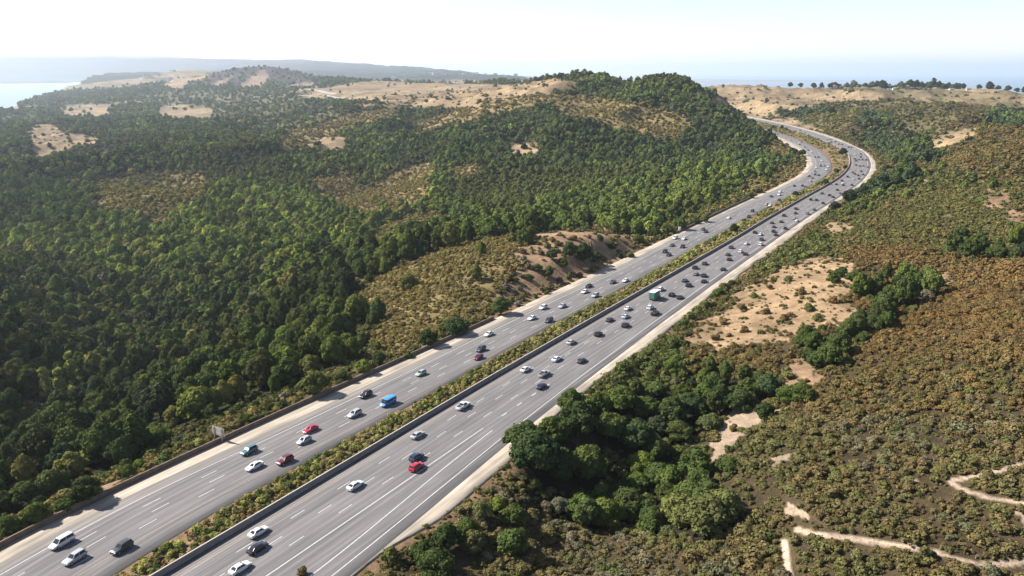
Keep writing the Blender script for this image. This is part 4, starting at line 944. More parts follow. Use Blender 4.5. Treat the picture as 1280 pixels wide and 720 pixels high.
# --- planted median: shrubs between the two carriageways
def median():
    out = []
    for i in range(0, len(RM.P) - 8):
        a = RM.P[i] - RM.N[i] * 2.5; _, off, j = RI.locate(a); b = RI.P[j] + RI.N[j] * .9; wd = np.hypot(*(a - b)); d = np.hypot(*a)
        if d > 1700: break
        step = 1.05 if d < 400 else 1.7 if d < 800 else 3.0
        n = int(wd * 4.0 / step ** 2)
        for _ in range(n):
            t = random.random(); q = a + (b - a) * t + RM.T[i] * random.random() * 4.0
            dens = .95 if d < 520 else .55
            if d > 520 and vnoise(np.array([q[0] / 9]), np.array([q[1] / 9]))[0] < .35: continue
            if t > .93 and random.random() < .6: continue
            if random.random() > dens * (1 if vnoise(np.array([q[0] / 5]), np.array([q[1] / 5]))[0] > .3 else .45): continue
            rusty = t < .30 and random.random() < .6
            tone = random.choice(['rust', 'brown', 'gold', 'olive', 'straw']) if rusty else random.choice(['olive', 'gold', 'yellow', 'straw', 'green', 'olive'])
            c = np.array(TONE[tone]) * (1.25 + .5 * random.random())
            s = (.50 if rusty else .66) * (.7 + .6 * random.random()) * (1.5 if step > 1.5 else 1)
            if t > .9: s *= .6
            out.append((q[0], q[1], -.30, s, *c))
    return np.array(out)
MD = median(); print('median', len(MD)); dist = np.hypot(MD[:, 0], MD[:, 1]); m = dist < 380
MD = MD[np.ones(len(MD), bool)]
scatter('median_planting', MD[m, :3] + [0, 0, .15], MD[m, 3], MD[m, 4:7], src_sh, 'olive and rusty low shrubs planted between the two carriageways', 'shrubbery', (.9, 1.5))
scatter('median_planting', MD[~m, :3] + [0, 0, .15], MD[~m, 3], MD[~m, 4:7], src_sf, 'patchy low shrubs in the median toward the bend', 'shrubbery', (.8, 1.4))
# ------------------------------------------------------------------ walls
M_CONC = plain('concrete_shade_tone', (.21, .19, .17), .85, nscale=.8, namt=.3)  # barrier concrete darkened: shade of its face put into the colour
M_WALL = plain('weathered_brown_concrete', (.17, .118, .083), .9, nscale=.6, namt=.45)
def wall(name, ref, off, s0, s1, prof, mat, label):
    """prof: list of (lateral, height) outline swept along the curve"""
    idx = np.where((ref.s >= s0) & (ref.s <= s1))[0]; off = np.broadcast_to(off, ref.s.shape)
    V = []; k = len(prof)
    for i in idx:
        for a, h in prof: q = ref.P[i] + ref.N[i] * (off[i] + a); V.append((q[0], q[1], h))
    n = len(idx); Fc = [(i * k + j, i * k + (j + 1) % k, (i + 1) * k + (j + 1) % k, (i + 1) * k + j) for i in range(n - 1) for j in range(k)]
    Fc += [tuple(range(k))[::-1], tuple((n - 1) * k + j for j in range(k))]
    return tag(link(name, poly_mesh(name, V, Fc), [mat]), label, 'wall')
JP = [(-.32, -.3), (-.32, .12), (-.17, .35), (-.14, 1.28), (.14, 1.28), (.17, .35), (.32, .12), (.32, -.3)]
LP = [(-.17, -.6), (-.17, 1.2), (.17, 1.2), (.17, -.6)]
wall('concrete_barrier', RM, -1.25, 0, sM(1063, 194), JP, M_CONC, 'long grey concrete barrier between the planted median and the right carriageway')
bar = bpy.data.objects['concrete_barrier']; cp = wall('sunlit_top_strip', RM, -1.25, 0, sM(1063, 194), [(-.16, 1.283), (-.16, 1.34), (.16, 1.34), (.16, 1.283)], plain('barrier_sunlit_tone', (.36, .33, .29), .85, nscale=.8), None); cp.parent = bar; del cp['category']  # paler strip paints the sunlight on the barrier top
wall('roadside_wall', RI, oDL - .35, 0, sI(621, 396), LP, M_WALL, 'long low brown wall along the left verge from the bottom left corner')
wall('roadside_wall', RI, oDL - .35, sI(843, 292), sI(943, 246), LP, M_WALL, 'shorter dark low wall along the left verge in front of the roadside woods')
wall('roadside_wall', RI, oDL - .35, sI(1008, 199), sI(1003, 193.5), LP, M_WALL, 'very short dark wall beside the two round trees inside the bend')

# ------------------------------------------------------------------ small box builder
def box(V, Fc, x0, x1, y0, y1, z0, z1, tx=0, ty=0):
    k = len(V); V += [(x0, y0, z0), (x1, y0, z0), (x1, y1, z0), (x0, y1, z0), (x0 + tx, y0 + ty, z1), (x1 - tx, y0 + ty, z1), (x1 - tx, y1 - ty, z1), (x0 + tx, y1 - ty, z1)]
    Fc += [tuple(k + i for i in f) for f in ((0, 3, 2, 1), (4, 5, 6, 7), (0, 1, 5, 4), (1, 2, 6, 5), (2, 3, 7, 6), (3, 0, 4, 7))]
def boxes(name, L): 
    V = []; Fc = []
    for b in L: box(V, Fc, *b)
    return poly_mesh(name, V, Fc)
M_STEEL = plain('galvanised_steel', (.38, .37, .36), .5, .5, nscale=4)
M_SIGNBACK = plain('sign_back_grey', (.42, .38, .35), .55, .2, nscale=1.2, namt=.3)
M_SIGNW = plain('white_sign_face', (.72, .72, .70), .5, nscale=3, namt=.1)
def road_sign(px, py, w_, h_, z0, label, posts, face):
    p = at_z(px, py, 0); z = hz(p[0], p[1]); i = RI.locate(p[:2])[2]; n = RI.N[i]
    e = empty('road_sign', (p[0], p[1], z), math.atan2(n[1], n[0])); tag(e, label, 'road sign')
    pm = boxes('sign_panel', [(-w_ / 2, w_ / 2, -.04, .04, z0, z0 + h_)] + [(-w_ / 2, w_ / 2, -.09, -.045, z0 + h_ * f - .04, z0 + h_ * f + .04) for f in (.25, .75)])
    link('sign_panel', pm, [face], e)
    for x in posts: link('post', boxes('post', [(x - .08, x + .08, -.22, -.10, -.5, z0 + h_ - .05)]), [M_STEEL], e)
road_sign(274, 551, 4.6, 2.3, 1.9, 'back of a wide grey sign board on two posts behind the long brown wall', (-1.5, 1.5), M_SIGNBACK)
road_sign(849, 291, 1.5, 2.0, 2.0, 'small white sign on a post among the roadside trees left of the highway', (0,), M_SIGNW)

def crest(px, Y, back=.86, fwd=1.16):
    """the skyline point of the ground near distance Y in the direction of picture column px"""
    Ys = np.linspace(Y * back, Y * fwd, 60); Xs = (px - 640) / F * (Ys * CP + 60 * SP); Zs = height(Xs, Ys); i = int(np.argmax((Zs - H) / Ys)); return float(Xs[i]), float(Ys[i]), float(Zs[i])
# ------------------------------------------------------------------ houses on the far ridges
M_HW = plain('house_white_wall', (.66, .62, .56), .8, nscale=.3, namt=.2); M_HT = plain('house_tan_wall', (.45, .36, .27), .8, nscale=.3, namt=.2)
M_ROOF = plain('house_grey_roof', (.20, .17, .16), .85, nscale=.4); M_ROOFT = plain('house_tile_roof', (.32, .18, .12), .85, nscale=.4); M_WIN = plain('dark_window_glass', (.03, .035, .04), .15, nscale=1, namt=.1)
def house(px, py, Y, w_, d_, h_, rot, wm, rm, label, group=None, flat=False):
    X, Y, z = crest(px, Y, .95, 1.05) if Y < 6000 else crest(px, Y, .97, 1.03); Y -= 6; e = empty('house', (X, Y, z), rot); tag(e, label, 'house', group)
    link('wall', boxes('wall', [(-w_ / 2, w_ / 2, -d_ / 2, d_ / 2, -3, h_)]), [wm], e)
    if flat: link('roof', boxes('roof', [(-w_ / 2 - .4, w_ / 2 + .4, -d_ / 2 - .4, d_ / 2 + .4, h_ + .02, h_ + .6)]), [rm], e)
    else:
        o = .7; V = [(-w_ / 2 - o, -d_ / 2 - o, h_), (w_ / 2 + o, -d_ / 2 - o, h_), (w_ / 2 + o, d_ / 2 + o, h_), (-w_ / 2 - o, d_ / 2 + o, h_), (-w_ / 2 + d_ * .25, 0, h_ + d_ * .28), (w_ / 2 - d_ * .25, 0, h_ + d_ * .28)]
        V = [(a, b, c + .02) for a, b, c in V]
        link('roof', poly_mesh('roof', V, [(0, 1, 5, 4), (1, 2, 5), (2, 3, 4, 5), (3, 0, 4), (3, 2, 1, 0)]), [rm], e)
    wn = max(2, int(w_ / 4)); wh = 1.3
    me = boxes('window', [(-.8, .8, -.05, .05, 0, wh)])
    for fl in range(max(1, int(h_ / 3))):
        for i in range(wn):
            o_ = link('window', me, [M_WIN] if not me.materials else [], e); o_.location = (-w_ / 2 + (i + .5) * w_ / wn, -d_ / 2 - .04, 1 + fl * 2.9)
def hl(c, w_): return '%s house %s' % (c, w_)
RIDGE = [(1041,117,2240,12,8,4.5,.3,0,hl('white','at the left end of the tree line on the far right ridge')),(1050,117,2230,10,8,4,.0,0,hl('pale','second from the left in the tree line on the far right ridge')),(1117,117,2180,14,9,5,-.2,0,hl('white','in the middle of the tree line on the far right ridge')),
 (1130,118,2180,12,9,4,.1,1,hl('tan','right of the middle white house on the far right ridge')),(1186,118,2100,12,8,4.5,.2,0,hl('small white','near the right end of the ridge tree line')),(1208,120,2080,11,8,4,-.1,1,hl('small tan','between the separate trees at the right of the ridge')),
 (688,100.5,2310,13,9,5,.2,0,hl('white','on the pale knob left of the wooded crest')),(697,100.5,2300,16,10,5,-.2,0,hl('larger white','beside the dark trees on the pale knob')),(706,101.5,2290,12,9,4.5,.1,1,hl('tan','at the right of the pale knob under dark trees'))]
for px, py, Y, a, b, c, rt, t, lab in RIDGE: house(px, py, Y, a, b, c, rt, (M_HW, M_HT)[t], (M_ROOF, M_ROOFT)[t], lab)
rh = random.Random(4)
for k in range(14):
    px = 492 + k * 12.5 + rh.random() * 6; Y = 6400 + rh.random() * 1200
    house(px, 94, Y, 30 + rh.random() * 22, 16, 9 + rh.random() * 6, rh.random() - .5, M_HW, M_ROOF, 'tiny white building of the hazy town on the blue far hill', 'white buildings of the far town', True)
for k in range(9):
    px = 178 + k * 5 + rh.random() * 4; Y = 4500 + rh.random() * 700
    house(px, 105, Y, 26 + rh.random() * 20, 15, 7 + rh.random() * 4, rh.random() - .5, M_HW, M_ROOF, 'tiny white building by the pale cutting left of the brown hill', 'white buildings left of the brown hill', True)

# ------------------------------------------------------------------ tree lines on the far ridges (single trees)
def ridge_tree(px, Y, s, tone, label, group, sz=1.0):
    X, Y, z = crest(px, Y)
    return plant('oak', X, Y, s, tone, label, 'tree', group, z=z, me=random.choice(MIDO), sz=sz)
G1 = 'trees of the line on the far right ridge'
for k in range(46):
    px = 1034 + k * 3.6 + random.random() * 3; ridge_tree(px, 2190 + random.random() * 70, 1.3 + random.random() * 1.0, random.choice(['deep', 'dark', 'deep', 'grey', 'dark']), 'dark tree in the unbroken line along the far right ridge', G1, .8 + random.random() * .5)
for px, s, w_ in ((1203, 1.2, 'first of the separate trees right of the ridge tree line'), (1222, 1.1, 'low wide dark tree between separate ridge trees'), (1235, 1.7, 'tallest round tree near the right end of the far ridge'), (1246, 1.1, 'small tree right of the tallest ridge tree'), (1258, 1.3, 'pointed tree near the right frame edge on the ridge'), (1270, 1.1, 'dark low tree at the right frame edge on the ridge'), (1278, 1.1, 'last ridge tree touching the right frame edge')):
    ridge_tree(px, 2060, s * 1.45, 'deep', w_, None)
for px, w_ in ((987, 'first'), (1000, 'second'), (1016, 'third'), (1026, 'fourth')): ridge_tree(px, 2240, 1.9, 'deep', '%s free-standing round tree from the left on the far right ridge' % w_, None)
G2 = 'dark trees on the pale knob'
for k in range(16):
    ridge_tree(673 + k * 3.4 + random.random() * 2, 2300 + random.random() * 40, 1.1 + random.random() * .9 + (.7 if 6 < k < 13 else 0), 'deep', 'dark tree on the pale knob with white houses', G2)
G3 = 'dark trees on the near edge of the far tan plain'
FB = []
for k in range(0):
    ridge_tree(478 + k * 4.6 + random.random() * 3, 3900 + random.random() * 300, 2.0 + random.random() * 1.3, 'bluegreen', 'bluish dark tree of the belt behind the pale grass plain', 'trees behind the pale grass plain')
for k in range(0):
    ridge_tree(884 + k * 3.4 + random.random() * 2, 2850 + random.random() * 200, 1.6 + random.random() * 1.2, 'bluegreen', 'hazy tree behind the bare golden hill, right of the wooded crest', 'hazy trees behind the golden hill')

def belt(rows_, label):
    L = []
    for px, Y, s in rows_:
        X = (px - 640) / F * (Y * CP + 60 * SP); L.append((X, Y, hz(X, Y) - .5, s))
    L = np.array(L); scatter('tree_belt', L[:, :3], L[:, 3], np.tile(np.array(TONE['bluegreen']), (len(L), 1)) * (.8 + .4 * rng.random((len(L), 1))), src_far, label, 'tree belt')
belt([(476 + rng.random() * 190, 3700 + rng.random() * 700, 1.5 + rng.random() * 1.3) for _ in range(190)] + [(884 + rng.random() * 40, 2850 + rng.random() * 300, 1.2 + rng.random() * 1.1) for _ in range(40)], 'bluish belts of distant trees beyond the pale grass plain and golden hill')

# ------------------------------------------------------------------ vehicles
def paint_mat():
    m, nt, out = new_mat('car_paint'); oi = nt.nodes.new('ShaderNodeObjectInfo')
    p = principled(nt, out, oi.outputs['Color'], .28, .0, .5); p.inputs['Coat Weight'].default_value = .5; p.inputs['Coat Roughness'].default_value = .08; return m
M_PAINT = paint_mat()
M_GLASS = plain('car_glass', (.018, .022, .026), .06, nscale=2, namt=.1); M_TYRE = plain('tyre_rubber', (.025, .025, .025), .85); M_RIM = plain('alloy_rim', (.45, .45, .46), .35, .7)
M_LAMP = plain('headlamp_lens', (.75, .76, .78), .12); M_TAIL = plain('tail_lamp_lens', (.35, .02, .02), .2); M_BED = plain('truck_bed_liner', (.03, .03, .032), .9); M_BOXW = plain('truck_box_white_roof', (.78, .78, .76), .5)
def loft(rings, close=True):
    n = len(rings[0]); V = [p for r_ in rings for p in r_]; Fc = []
    for i in range(len(rings) - 1):
        for j in range(n): Fc.append((i * n + j, i * n + (j + 1) % n, (i + 1) * n + (j + 1) % n, (i + 1) * n + j))
    Fc += [tuple(range(n))[::-1], tuple((len(rings) - 1) * n + j for j in range(n))]
    return V, Fc
def body_ring(x, hw, zb, zt, cr=.04):
    P = [(-hw * .86, zb), (-hw * .98, zb + (zt - zb) * .25), (-hw, zb + (zt - zb) * .62), (-hw * .94, zt - .03), (-hw * .80, zt), (0, zt + cr), (hw * .80, zt), (hw * .94, zt - .03), (hw, zb + (zt - zb) * .62), (hw * .98, zb + (zt - zb) * .25), (hw * .86, zb)]
    return [(x, y, z) for y, z in P]
TYPES = {
 'sedan': dict(L=4.75, st=[(-2.37, .70, .42, .86), (-2.25, .82, .28, .98), (-1.5, .90, .22, 1.03), (0, .91, .20, 1.0), (1.0, .90, .22, .98), (1.9, .85, .24, .84), (2.28, .74, .30, .68), (2.38, .60, .38, .58)], gb=(-1.85, 1.05, .76), gt=(-1.1, .30, .58), zr=1.45, zg=.99, wb=(-1.42, 1.42), wr=.33),
 'suv': dict(L=4.65, st=[(-2.30, .78, .42, .98), (-2.2, .88, .30, 1.10), (-1.5, .93, .25, 1.13), (0, .94, .24, 1.10), (.9, .93, .25, 1.08), (1.75, .89, .27, .98), (2.2, .78, .34, .82), (2.32, .64, .42, .66)], gb=(-2.18, 1.0, .80), gt=(-1.85, .25, .64), zr=1.70, zg=1.09, wb=(-1.38, 1.38), wr=.36),
 'hatchback': dict(L=4.25, st=[(-2.1, .70, .42, .92), (-2.0, .82, .28, 1.02), (-1.3, .88, .22, 1.04), (0, .89, .20, 1.01), (.9, .88, .22, .98), (1.6, .83, .24, .86), (2.02, .72, .30, .70), (2.12, .58, .38, .58)], gb=(-2.0, 1.0, .76), gt=(-1.55, .25, .60), zr=1.50, zg=1.0, wb=(-1.28, 1.3), wr=.32),
 'minivan': dict(L=5.0, st=[(-2.5, .82, .42, 1.0), (-2.4, .92, .28, 1.1), (-1.6, .97, .24, 1.12), (0, .98, .22, 1.1), (1.3, .96, .24, 1.05), (2.0, .88, .28, .90), (2.4, .78, .34, .74), (2.52, .62, .42, .62)], gb=(-2.42, 1.5, .84), gt=(-2.2, .65, .70), zr=1.78, zg=1.08, wb=(-1.5, 1.5), wr=.34),
 'van': dict(L=5.6, st=[(-2.8, .90, .40, 1.9), (-2.75, .97, .28, 2.1), (-1.6, .99, .25, 2.15), (.3, .99, .24, 2.15), (1.1, .97, .25, 2.08), (1.75, .93, .26, 1.25), (2.5, .86, .30, .98), (2.8, .70, .40, .75)], gb=None, gt=None, zr=2.15, zg=1.2, wb=(-1.7, 1.75), wr=.36),
 'pickup': dict(L=5.7, st=[(-2.8, .86, .50, .98), (-2.75, .94, .40, 1.05), (-.9, .96, .34, 1.07), (0, .96, .32, 1.10), (1.0, .96, .32, 1.14), (2.1, .92, .34, 1.08), (2.7, .84, .40, .92), (2.85, .72, .48, .75)], gb=(-.85, 1.15, .82), gt=(-.65, .45, .68), zr=1.80, zg=1.10, wb=(-1.75, 1.85), wr=.40),
}
def car_meshes(t):
    d = TYPES[t]; out = {}
    V, Fc = loft([body_ring(*s) for s in d['st']])
    if d['gb']:
        b0, b1, bw = d['gb']; t0, t1, tw = d['gt']; zr, zg = d['zr'], d['zg']
        # roof skin
        rings = []
        for x, w_, z in ((t0 - .08, tw * .9, zr - .06), (t0 + .05, tw, zr - .01), ((t0 + t1) / 2, tw * 1.02, zr + .02), (t1 - .1, tw, zr - .01), (t1 + .06, tw * .92, zr - .06)):
            rings.append([(x, -w_, z - .06), (x, -w_ * .9, z), (x, 0, z + .025), (x, w_ * .9, z), (x, w_, z - .06)])
        v2, f2 = loft(rings); k = len(V); V += v2; Fc += [tuple(i + k for i in f) for f in f2]
        # pillars
        def pillar(xa, wa, xb, wb_, th=.055):
            for s in (-1, 1):
                k = len(V)
                for x, y, z in ((xa, wa, zg - .06), (xb, wb_, zr - .05)):
                    V.extend([(x - th, s * (y + .015), z), (x + th, s * (y + .015), z), (x + th, s * (y - .05), z), (x - th, s * (y - .05), z)])
                for j in range(4): Fc.append((k + j, k + (j + 1) % 4, k + 4 + (j + 1) % 4, k + 4 + j))
        pillar(b1 - .03, bw, t1 + .02, tw); pillar(b0 + .06, bw, t0 + .0, tw, .09 if t != 'sedan' else .12); m_ = (b0 + b1) / 2; pillar(m_ + .1, bw, (t0 + t1) / 2 + .1, tw, .045)
        rings = []
        for z, xa, xb, w_ in ((zg - .08, b0, b1, bw), (zg + .1, b0 + (t0 - b0) * .22, b1 + (t1 - b1) * .22, bw + (tw - bw) * .2), (zr - .08, t0 - .02, t1 + .02, tw), (zr - .045, t0 + .02, t1 - .02, tw * .96)):
            rings.append([(xa, -w_ * .86, z), (xa + .14, -w_, z), (xb - .22, -w_, z), (xb, -w_ * .80, z), (xb, w_ * .80, z), (xb - .22, w_, z), (xa + .14, w_, z), (xa, w_ * .86, z)])
        v3, f3 = loft(rings); out['windows'] = poly_mesh('car_windows', v3, f3, False)
        if t == 'pickup': out['truck_bed'] = boxes('truck_bed', [(-2.62, -.98, -.74, .74, .9, 1.125)])
        if t == 'pickup':
            for b in ((-2.72, -.90, .76, .90, 1.0, 1.24), (-2.72, -.90, -.90, -.76, 1.0, 1.24), (-2.76, -2.66, -.90, .90, 1.0, 1.24)): box(V, Fc, *b)
    else:
        v3 = []; f3 = []; k = 0
        box(v3, f3, 1.12, 1.76, -.86, .86, 1.28, 2.02, 0, .08)
        v3 = [(x + (.42 if (x > 1.5 and z < 1.5) else (-.30 if x > 1.5 else 0)), y, z + (.06 if x > 1.5 and z < 1.5 else 0)) for x, y, z in v3]
        for s in (-1, 1): box(v3, f3, -2.3, 1.45, s * .985 - .012, s * .985 + .012, 1.35, 1.85)
        box(v3, f3, -2.83, -2.77, -.75, .75, 1.35, 1.85)
        out['windows'] = poly_mesh('car_windows', v3, f3)
    out['body'] = poly_mesh('car_body', V, Fc, True)
    try:
        out['body'].set_sharp_from_angle(angle=R(38))
    except Exception: pass
    L = d['st']; xf = L[-2][0]; xr = L[1][0]
    out['headlight'] = boxes('headlight', [(-.16, .07, -.17, .17, -.07, .07, .02, .02)]); out['tail_light'] = boxes('tail_light', [(-.07, .10, -.17, .17, -.09, .09)])
    out['pos'] = (xf, L[-2][3] - .06, L[-2][1] - .16, xr, L[1][3] - .16, L[1][1] - .13)
    return out
def cyl(name, r_, h_, n=18):
    bm = bmesh.new(); bmesh.ops.create_cone(bm, cap_ends=True, segments=n, radius1=r_, radius2=r_, depth=h_, matrix=Matrix.Rotation(math.pi / 2, 4, 'X')); me = bpy.data.meshes.new(name); bm.to_mesh(me); bm.free(); return me
CM = {t: car_meshes(t) for t in TYPES}
for t in TYPES:
    CM[t]['tyre'] = cyl('wheel_tyre', TYPES[t]['wr'], .23); CM[t]['rim'] = cyl('wheel_rim', TYPES[t]['wr'] * .62, .25, 12)
def setm(me, m):
    if not me.materials: me.materials.append(m)
for t in CM:
    setm(CM[t]['body'], M_PAINT); setm(CM[t]['windows'], M_GLASS); setm(CM[t]['tyre'], M_TYRE); setm(CM[t]['rim'], M_RIM); setm(CM[t]['headlight'], M_LAMP); setm(CM[t]['tail_light'], M_TAIL)
    if 'truck_bed' in CM[t]: setm(CM[t]['truck_bed'], M_BED)
PAINT = {'white': (.62, .62, .61), 'silver': (.33, .34, .345), 'grey': (.16, .165, .17), 'black': (.012, .012, .014), 'navy': (.018, .025, .06), 'red': (.38, .012, .03), 'dark red': (.12, .012, .022), 'blue': (.04, .22, .50), 'teal': (.06, .13, .15), 'pale green': (.27, .33, .30), 'dark grey': (.045, .047, .05), 'beige': (.42, .37, .29), 'silver blue': (.38, .44, .50)}
CARS_SHOWN = []
def car(t, color, px, py, side, label, group, full=True):
    z0 = .06 if t != 'truck' else .06
    p = at_z(px, py, .75); ref = RM if side == 'R' else RI
    s_, off, i = ref.locate(p[:2]); T = ref.T[i] * (1 if side == 'R' else -1)
    d = CM[t]; kind = {'sedan': 'sedan', 'suv': 'suv', 'hatchback': 'hatchback', 'minivan': 'minivan', 'van': 'van', 'pickup': 'pickup_truck'}[t]
    ang = math.atan2(T[1], T[0])
    if full:
        e = empty(kind, (p[0], p[1], .048), ang); tag(e, label, {'pickup': 'pickup truck', 'suv': 'SUV'}.get(t, t), group)
        b = link('body', d['body'], parent=e); b.color = (*PAINT[color], 1)
        link('windows', d['windows'], parent=e)
        if 'truck_bed' in d: link('truck_bed', d['truck_bed'], parent=e)
        xf, zf, yf, xr, zr, yr = d['pos']; wr = TYPES[t]['wr']; hw = max(s[1] for s in TYPES[t]['st'])
        for sg in (-1, 1):
            link('headlight', d['headlight'], parent=e, loc=(xf, sg * yf, zf)); link('tail_light', d['tail_light'], parent=e, loc=(xr, sg * yr, zr))
            for x in TYPES[t]['wb']:
                w_ = link('wheel', d['tyre'], parent=e, loc=(x, sg * (hw - .10), wr)); link('rim', d['rim'], parent=w_)
    else:
        e = link(kind, FARCAR[t], loc=(p[0], p[1], .048)); e.rotation_euler.z = ang; e.color = (*PAINT[color], 1); tag(e, label, {'pickup': 'pickup truck', 'suv': 'SUV'}.get(t, 'car'), group)
    return e
def joined(t):
    d = CM[t]; V = []; Fc = []; mi = []
    def add(me, m, off=(0, 0, 0)):
        k = len(V); V.extend([(v.co[0] + off[0], v.co[1] + off[1], v.co[2] + off[2]) for v in me.vertices])
        for p in me.polygons: Fc.append(tuple(k + i for i in p.vertices)); mi.append(m)
    add(d['body'], 0); add(d['windows'], 1)
    hw = max(s[1] for s in TYPES[t]['st'])
    for sg in (-1, 1):
        for x in TYPES[t]['wb']: add(d['tyre'], 2, (x, sg * (hw - .1), TYPES[t]['wr']))
    me = poly_mesh('far_' + t, V, Fc)
    for m in (M_PAINT, M_GLASS, M_TYRE): me.materials.append(m)
    me.polygons.foreach_set('material_index', mi); return me
FARCAR = {t: joined(t) for t in CM}
LC, RC = 'cars coming toward the viewer', 'cars driving away from the viewer'
NEAR = [
 ('minivan','white',77,677,'L','white van-like car nearest the lower left corner, by the outer edge line'),
 ('suv','silver',93,697,'L','silver SUV with a dark roof rack beside the nearest white van-like car'),
 ('suv','dark grey',152,684,'L','dark grey SUV nearest the planted median at the lower left'),
 ('suv','teal',311,563,'L','dark teal SUV in the outer lane below the big sign board'),
 ('sedan','white',318,582,'L','white sedan beside the dark teal SUV'),
 ('suv','dark red',356,575,'L','dark red SUV beside the planted median'),
 ('hatchback','silver',380,550,'L','silver hatchback next to the bright red car coming toward the viewer'),
 ('sedan','red',388,536,'L','red sedan in the outer lane of the left carriageway'),
 ('suv','silver',443,517,'L','silver SUV just ahead of the blue van'),
 ('suv','black',457,493,'L','black SUV in the outer lane beside the blue van'),
 ('van','blue',485,503,'L','bright blue van, the only one on the highway'),
 ('hatchback','pale green',526,466,'L','pale greenish hatchback behind the blue van'),
 ('suv','dark grey',601,436,'L','dark grey SUV right beside the dark red car'),
 ('hatchback','dark red',598,446,'L','dark red car beside the median, next to the dark grey SUV'),
 ('sedan','white',611,417,'L','white sedan passing the shadow of the round verge tree'),
 ('sedan','white',665,397,'L','small white sedan in a middle lane below the red slope'),
 ('suv','dark grey',686,400,'L','dark SUV right of the small white sedan below the red slope'),
 ('suv','white',679,384,'L','white SUV in the outer lane below the red slope'),
 ('sedan','silver',703,382,'L','silver sedan right of the white SUV below the red slope'),
 ('sedan','black',736,357,'L','black sedan in the outer lane at the foot of the red slope'),
 ('sedan','white',731,364,'L','white sedan between the black sedan and the silver SUV at the red slope'),
 ('suv','silver',744,369,'L','silver SUV near the median behind the white sedan at the red slope'),
 ('sedan','dark grey',766,352,'L','dark grey sedan left of a white car, beyond the silver SUV'),
 ('sedan','white',782,350,'L','white sedan beside the median right of the dark grey sedan'),
 ('suv','black',831,314,'L','black SUV of the close black pair on the left carriageway'),
 ('sedan','black',836,318,'L','black sedan of the close black pair on the left carriageway'),
 ('sedan','dark grey',840,306,'L','dark grey sedan just up the road from the close black pair'),
 ('suv','black',853,308,'L','black SUV right of the dark grey sedan up the road'),
 ('minivan','white',844,297,'L','long white van in the outer lane under the small white sign'),
 ('sedan','white',855,298,'L','white sedan right of the long white van under the small white sign'),
 ('sedan','dark grey',879,286,'L','dark grey car crossing the shadow of the roadside trees'),
 ('sedan','black',882,289,'L','black car beside the dark grey car at the roadside tree shadow'),
 ('sedan','white',911,272,'L','white car alone in the outer lane past the second wall start'),
 ('sedan','white',300,709,'R','white sedan at the bottom frame edge in the second lane'),
 ('sedan','black',322,684,'R','black car beside the white sedan next to the barrier'),
 ('sedan','white',323,664,'R','white sedan in the lane next to the barrier, bottom left of the right carriageway'),
 ('sedan','white',444,606,'R','white sedan alone in the middle of the right carriageway'),
 ('suv','navy',521,571,'R','dark navy SUV beside the bright red car'),
 ('suv','red',521,583,'R','bright red SUV next to the solid white line, the only one driving away'),
 ('sedan','silver',522,543,'R','silver sedan beside the barrier above the dark navy SUV'),
 ('pickup','white',579,507,'R','white pickup truck next to the barrier'),
 ('sedan','navy',677,482,'R','navy car right behind the white pickup on the outer side'),
 ('pickup','silver',680,467,'R','silver pickup truck between the navy car and the white sedan'),
 ('sedan','white',657,461,'R','white sedan next to the barrier left of the silver pickup'),
 ('sedan','white',696,448,'R','white sedan ahead of the silver pickup'),
 ('sedan','dark grey',727,450,'R','dark grey car right of the white sedan ahead of the silver pickup'),
 ('sedan','silver',714,427,'R','silver sedan next to the barrier ahead of the white sedan'),
 ('suv','black',748,417,'R','black SUV alone in the second lane behind the dense group'),
 ('sedan','dark grey',762,399,'R','dark grey car beside the barrier at the tail of the dense group'),
 ('suv','black',782,406,'R','black SUV under the silver blue car in the dense group'),
 ('sedan','silver blue',782,395,'R','silver blue sedan between a white car and a black SUV'),
 ('sedan','white',785,385,'R','white sedan next to the barrier above the silver blue sedan'),
 ('suv','white',813,384,'R','white SUV just behind the green box truck'),
 ('pickup','black',819,391,'R','large black pickup truck beside the white SUV'),
 ('suv','white',826,361,'R','white SUV passing the green box truck on its left'),
 ('suv','black',840,368,'R','black SUV right of the green box truck'),
 ('sedan','black',850,371,'R','black sedan right of the black SUV near the edge line'),
 ('sedan','dark grey',856,350,'R','dark grey sedan upper left of a black pair'),
 ('suv','black',861,356,'R','black SUV lower right of the dark grey sedan'),
 ('sedan','black',880,351,'R','black car near the outer edge line beside a dark trio'),
 ('suv','black',880,344,'R','black SUV in the third lane of the dark trio'),
 ('sedan','grey',870,342,'R','grey car at the left of the dark trio'),
 ('suv','black',869,334,'R','black SUV next to the barrier above the grey car'),
 ('suv','dark grey',881,329,'R','dark grey SUV in the second lane ahead of the barrier side SUV'),
 ('sedan','black',904,336,'R','black sedan alone near the outer edge line'),
]
for t, c, px, py, sd_, lab in NEAR: car(t, c, px, py, sd_, lab, LC if sd_ == 'L' else RC)
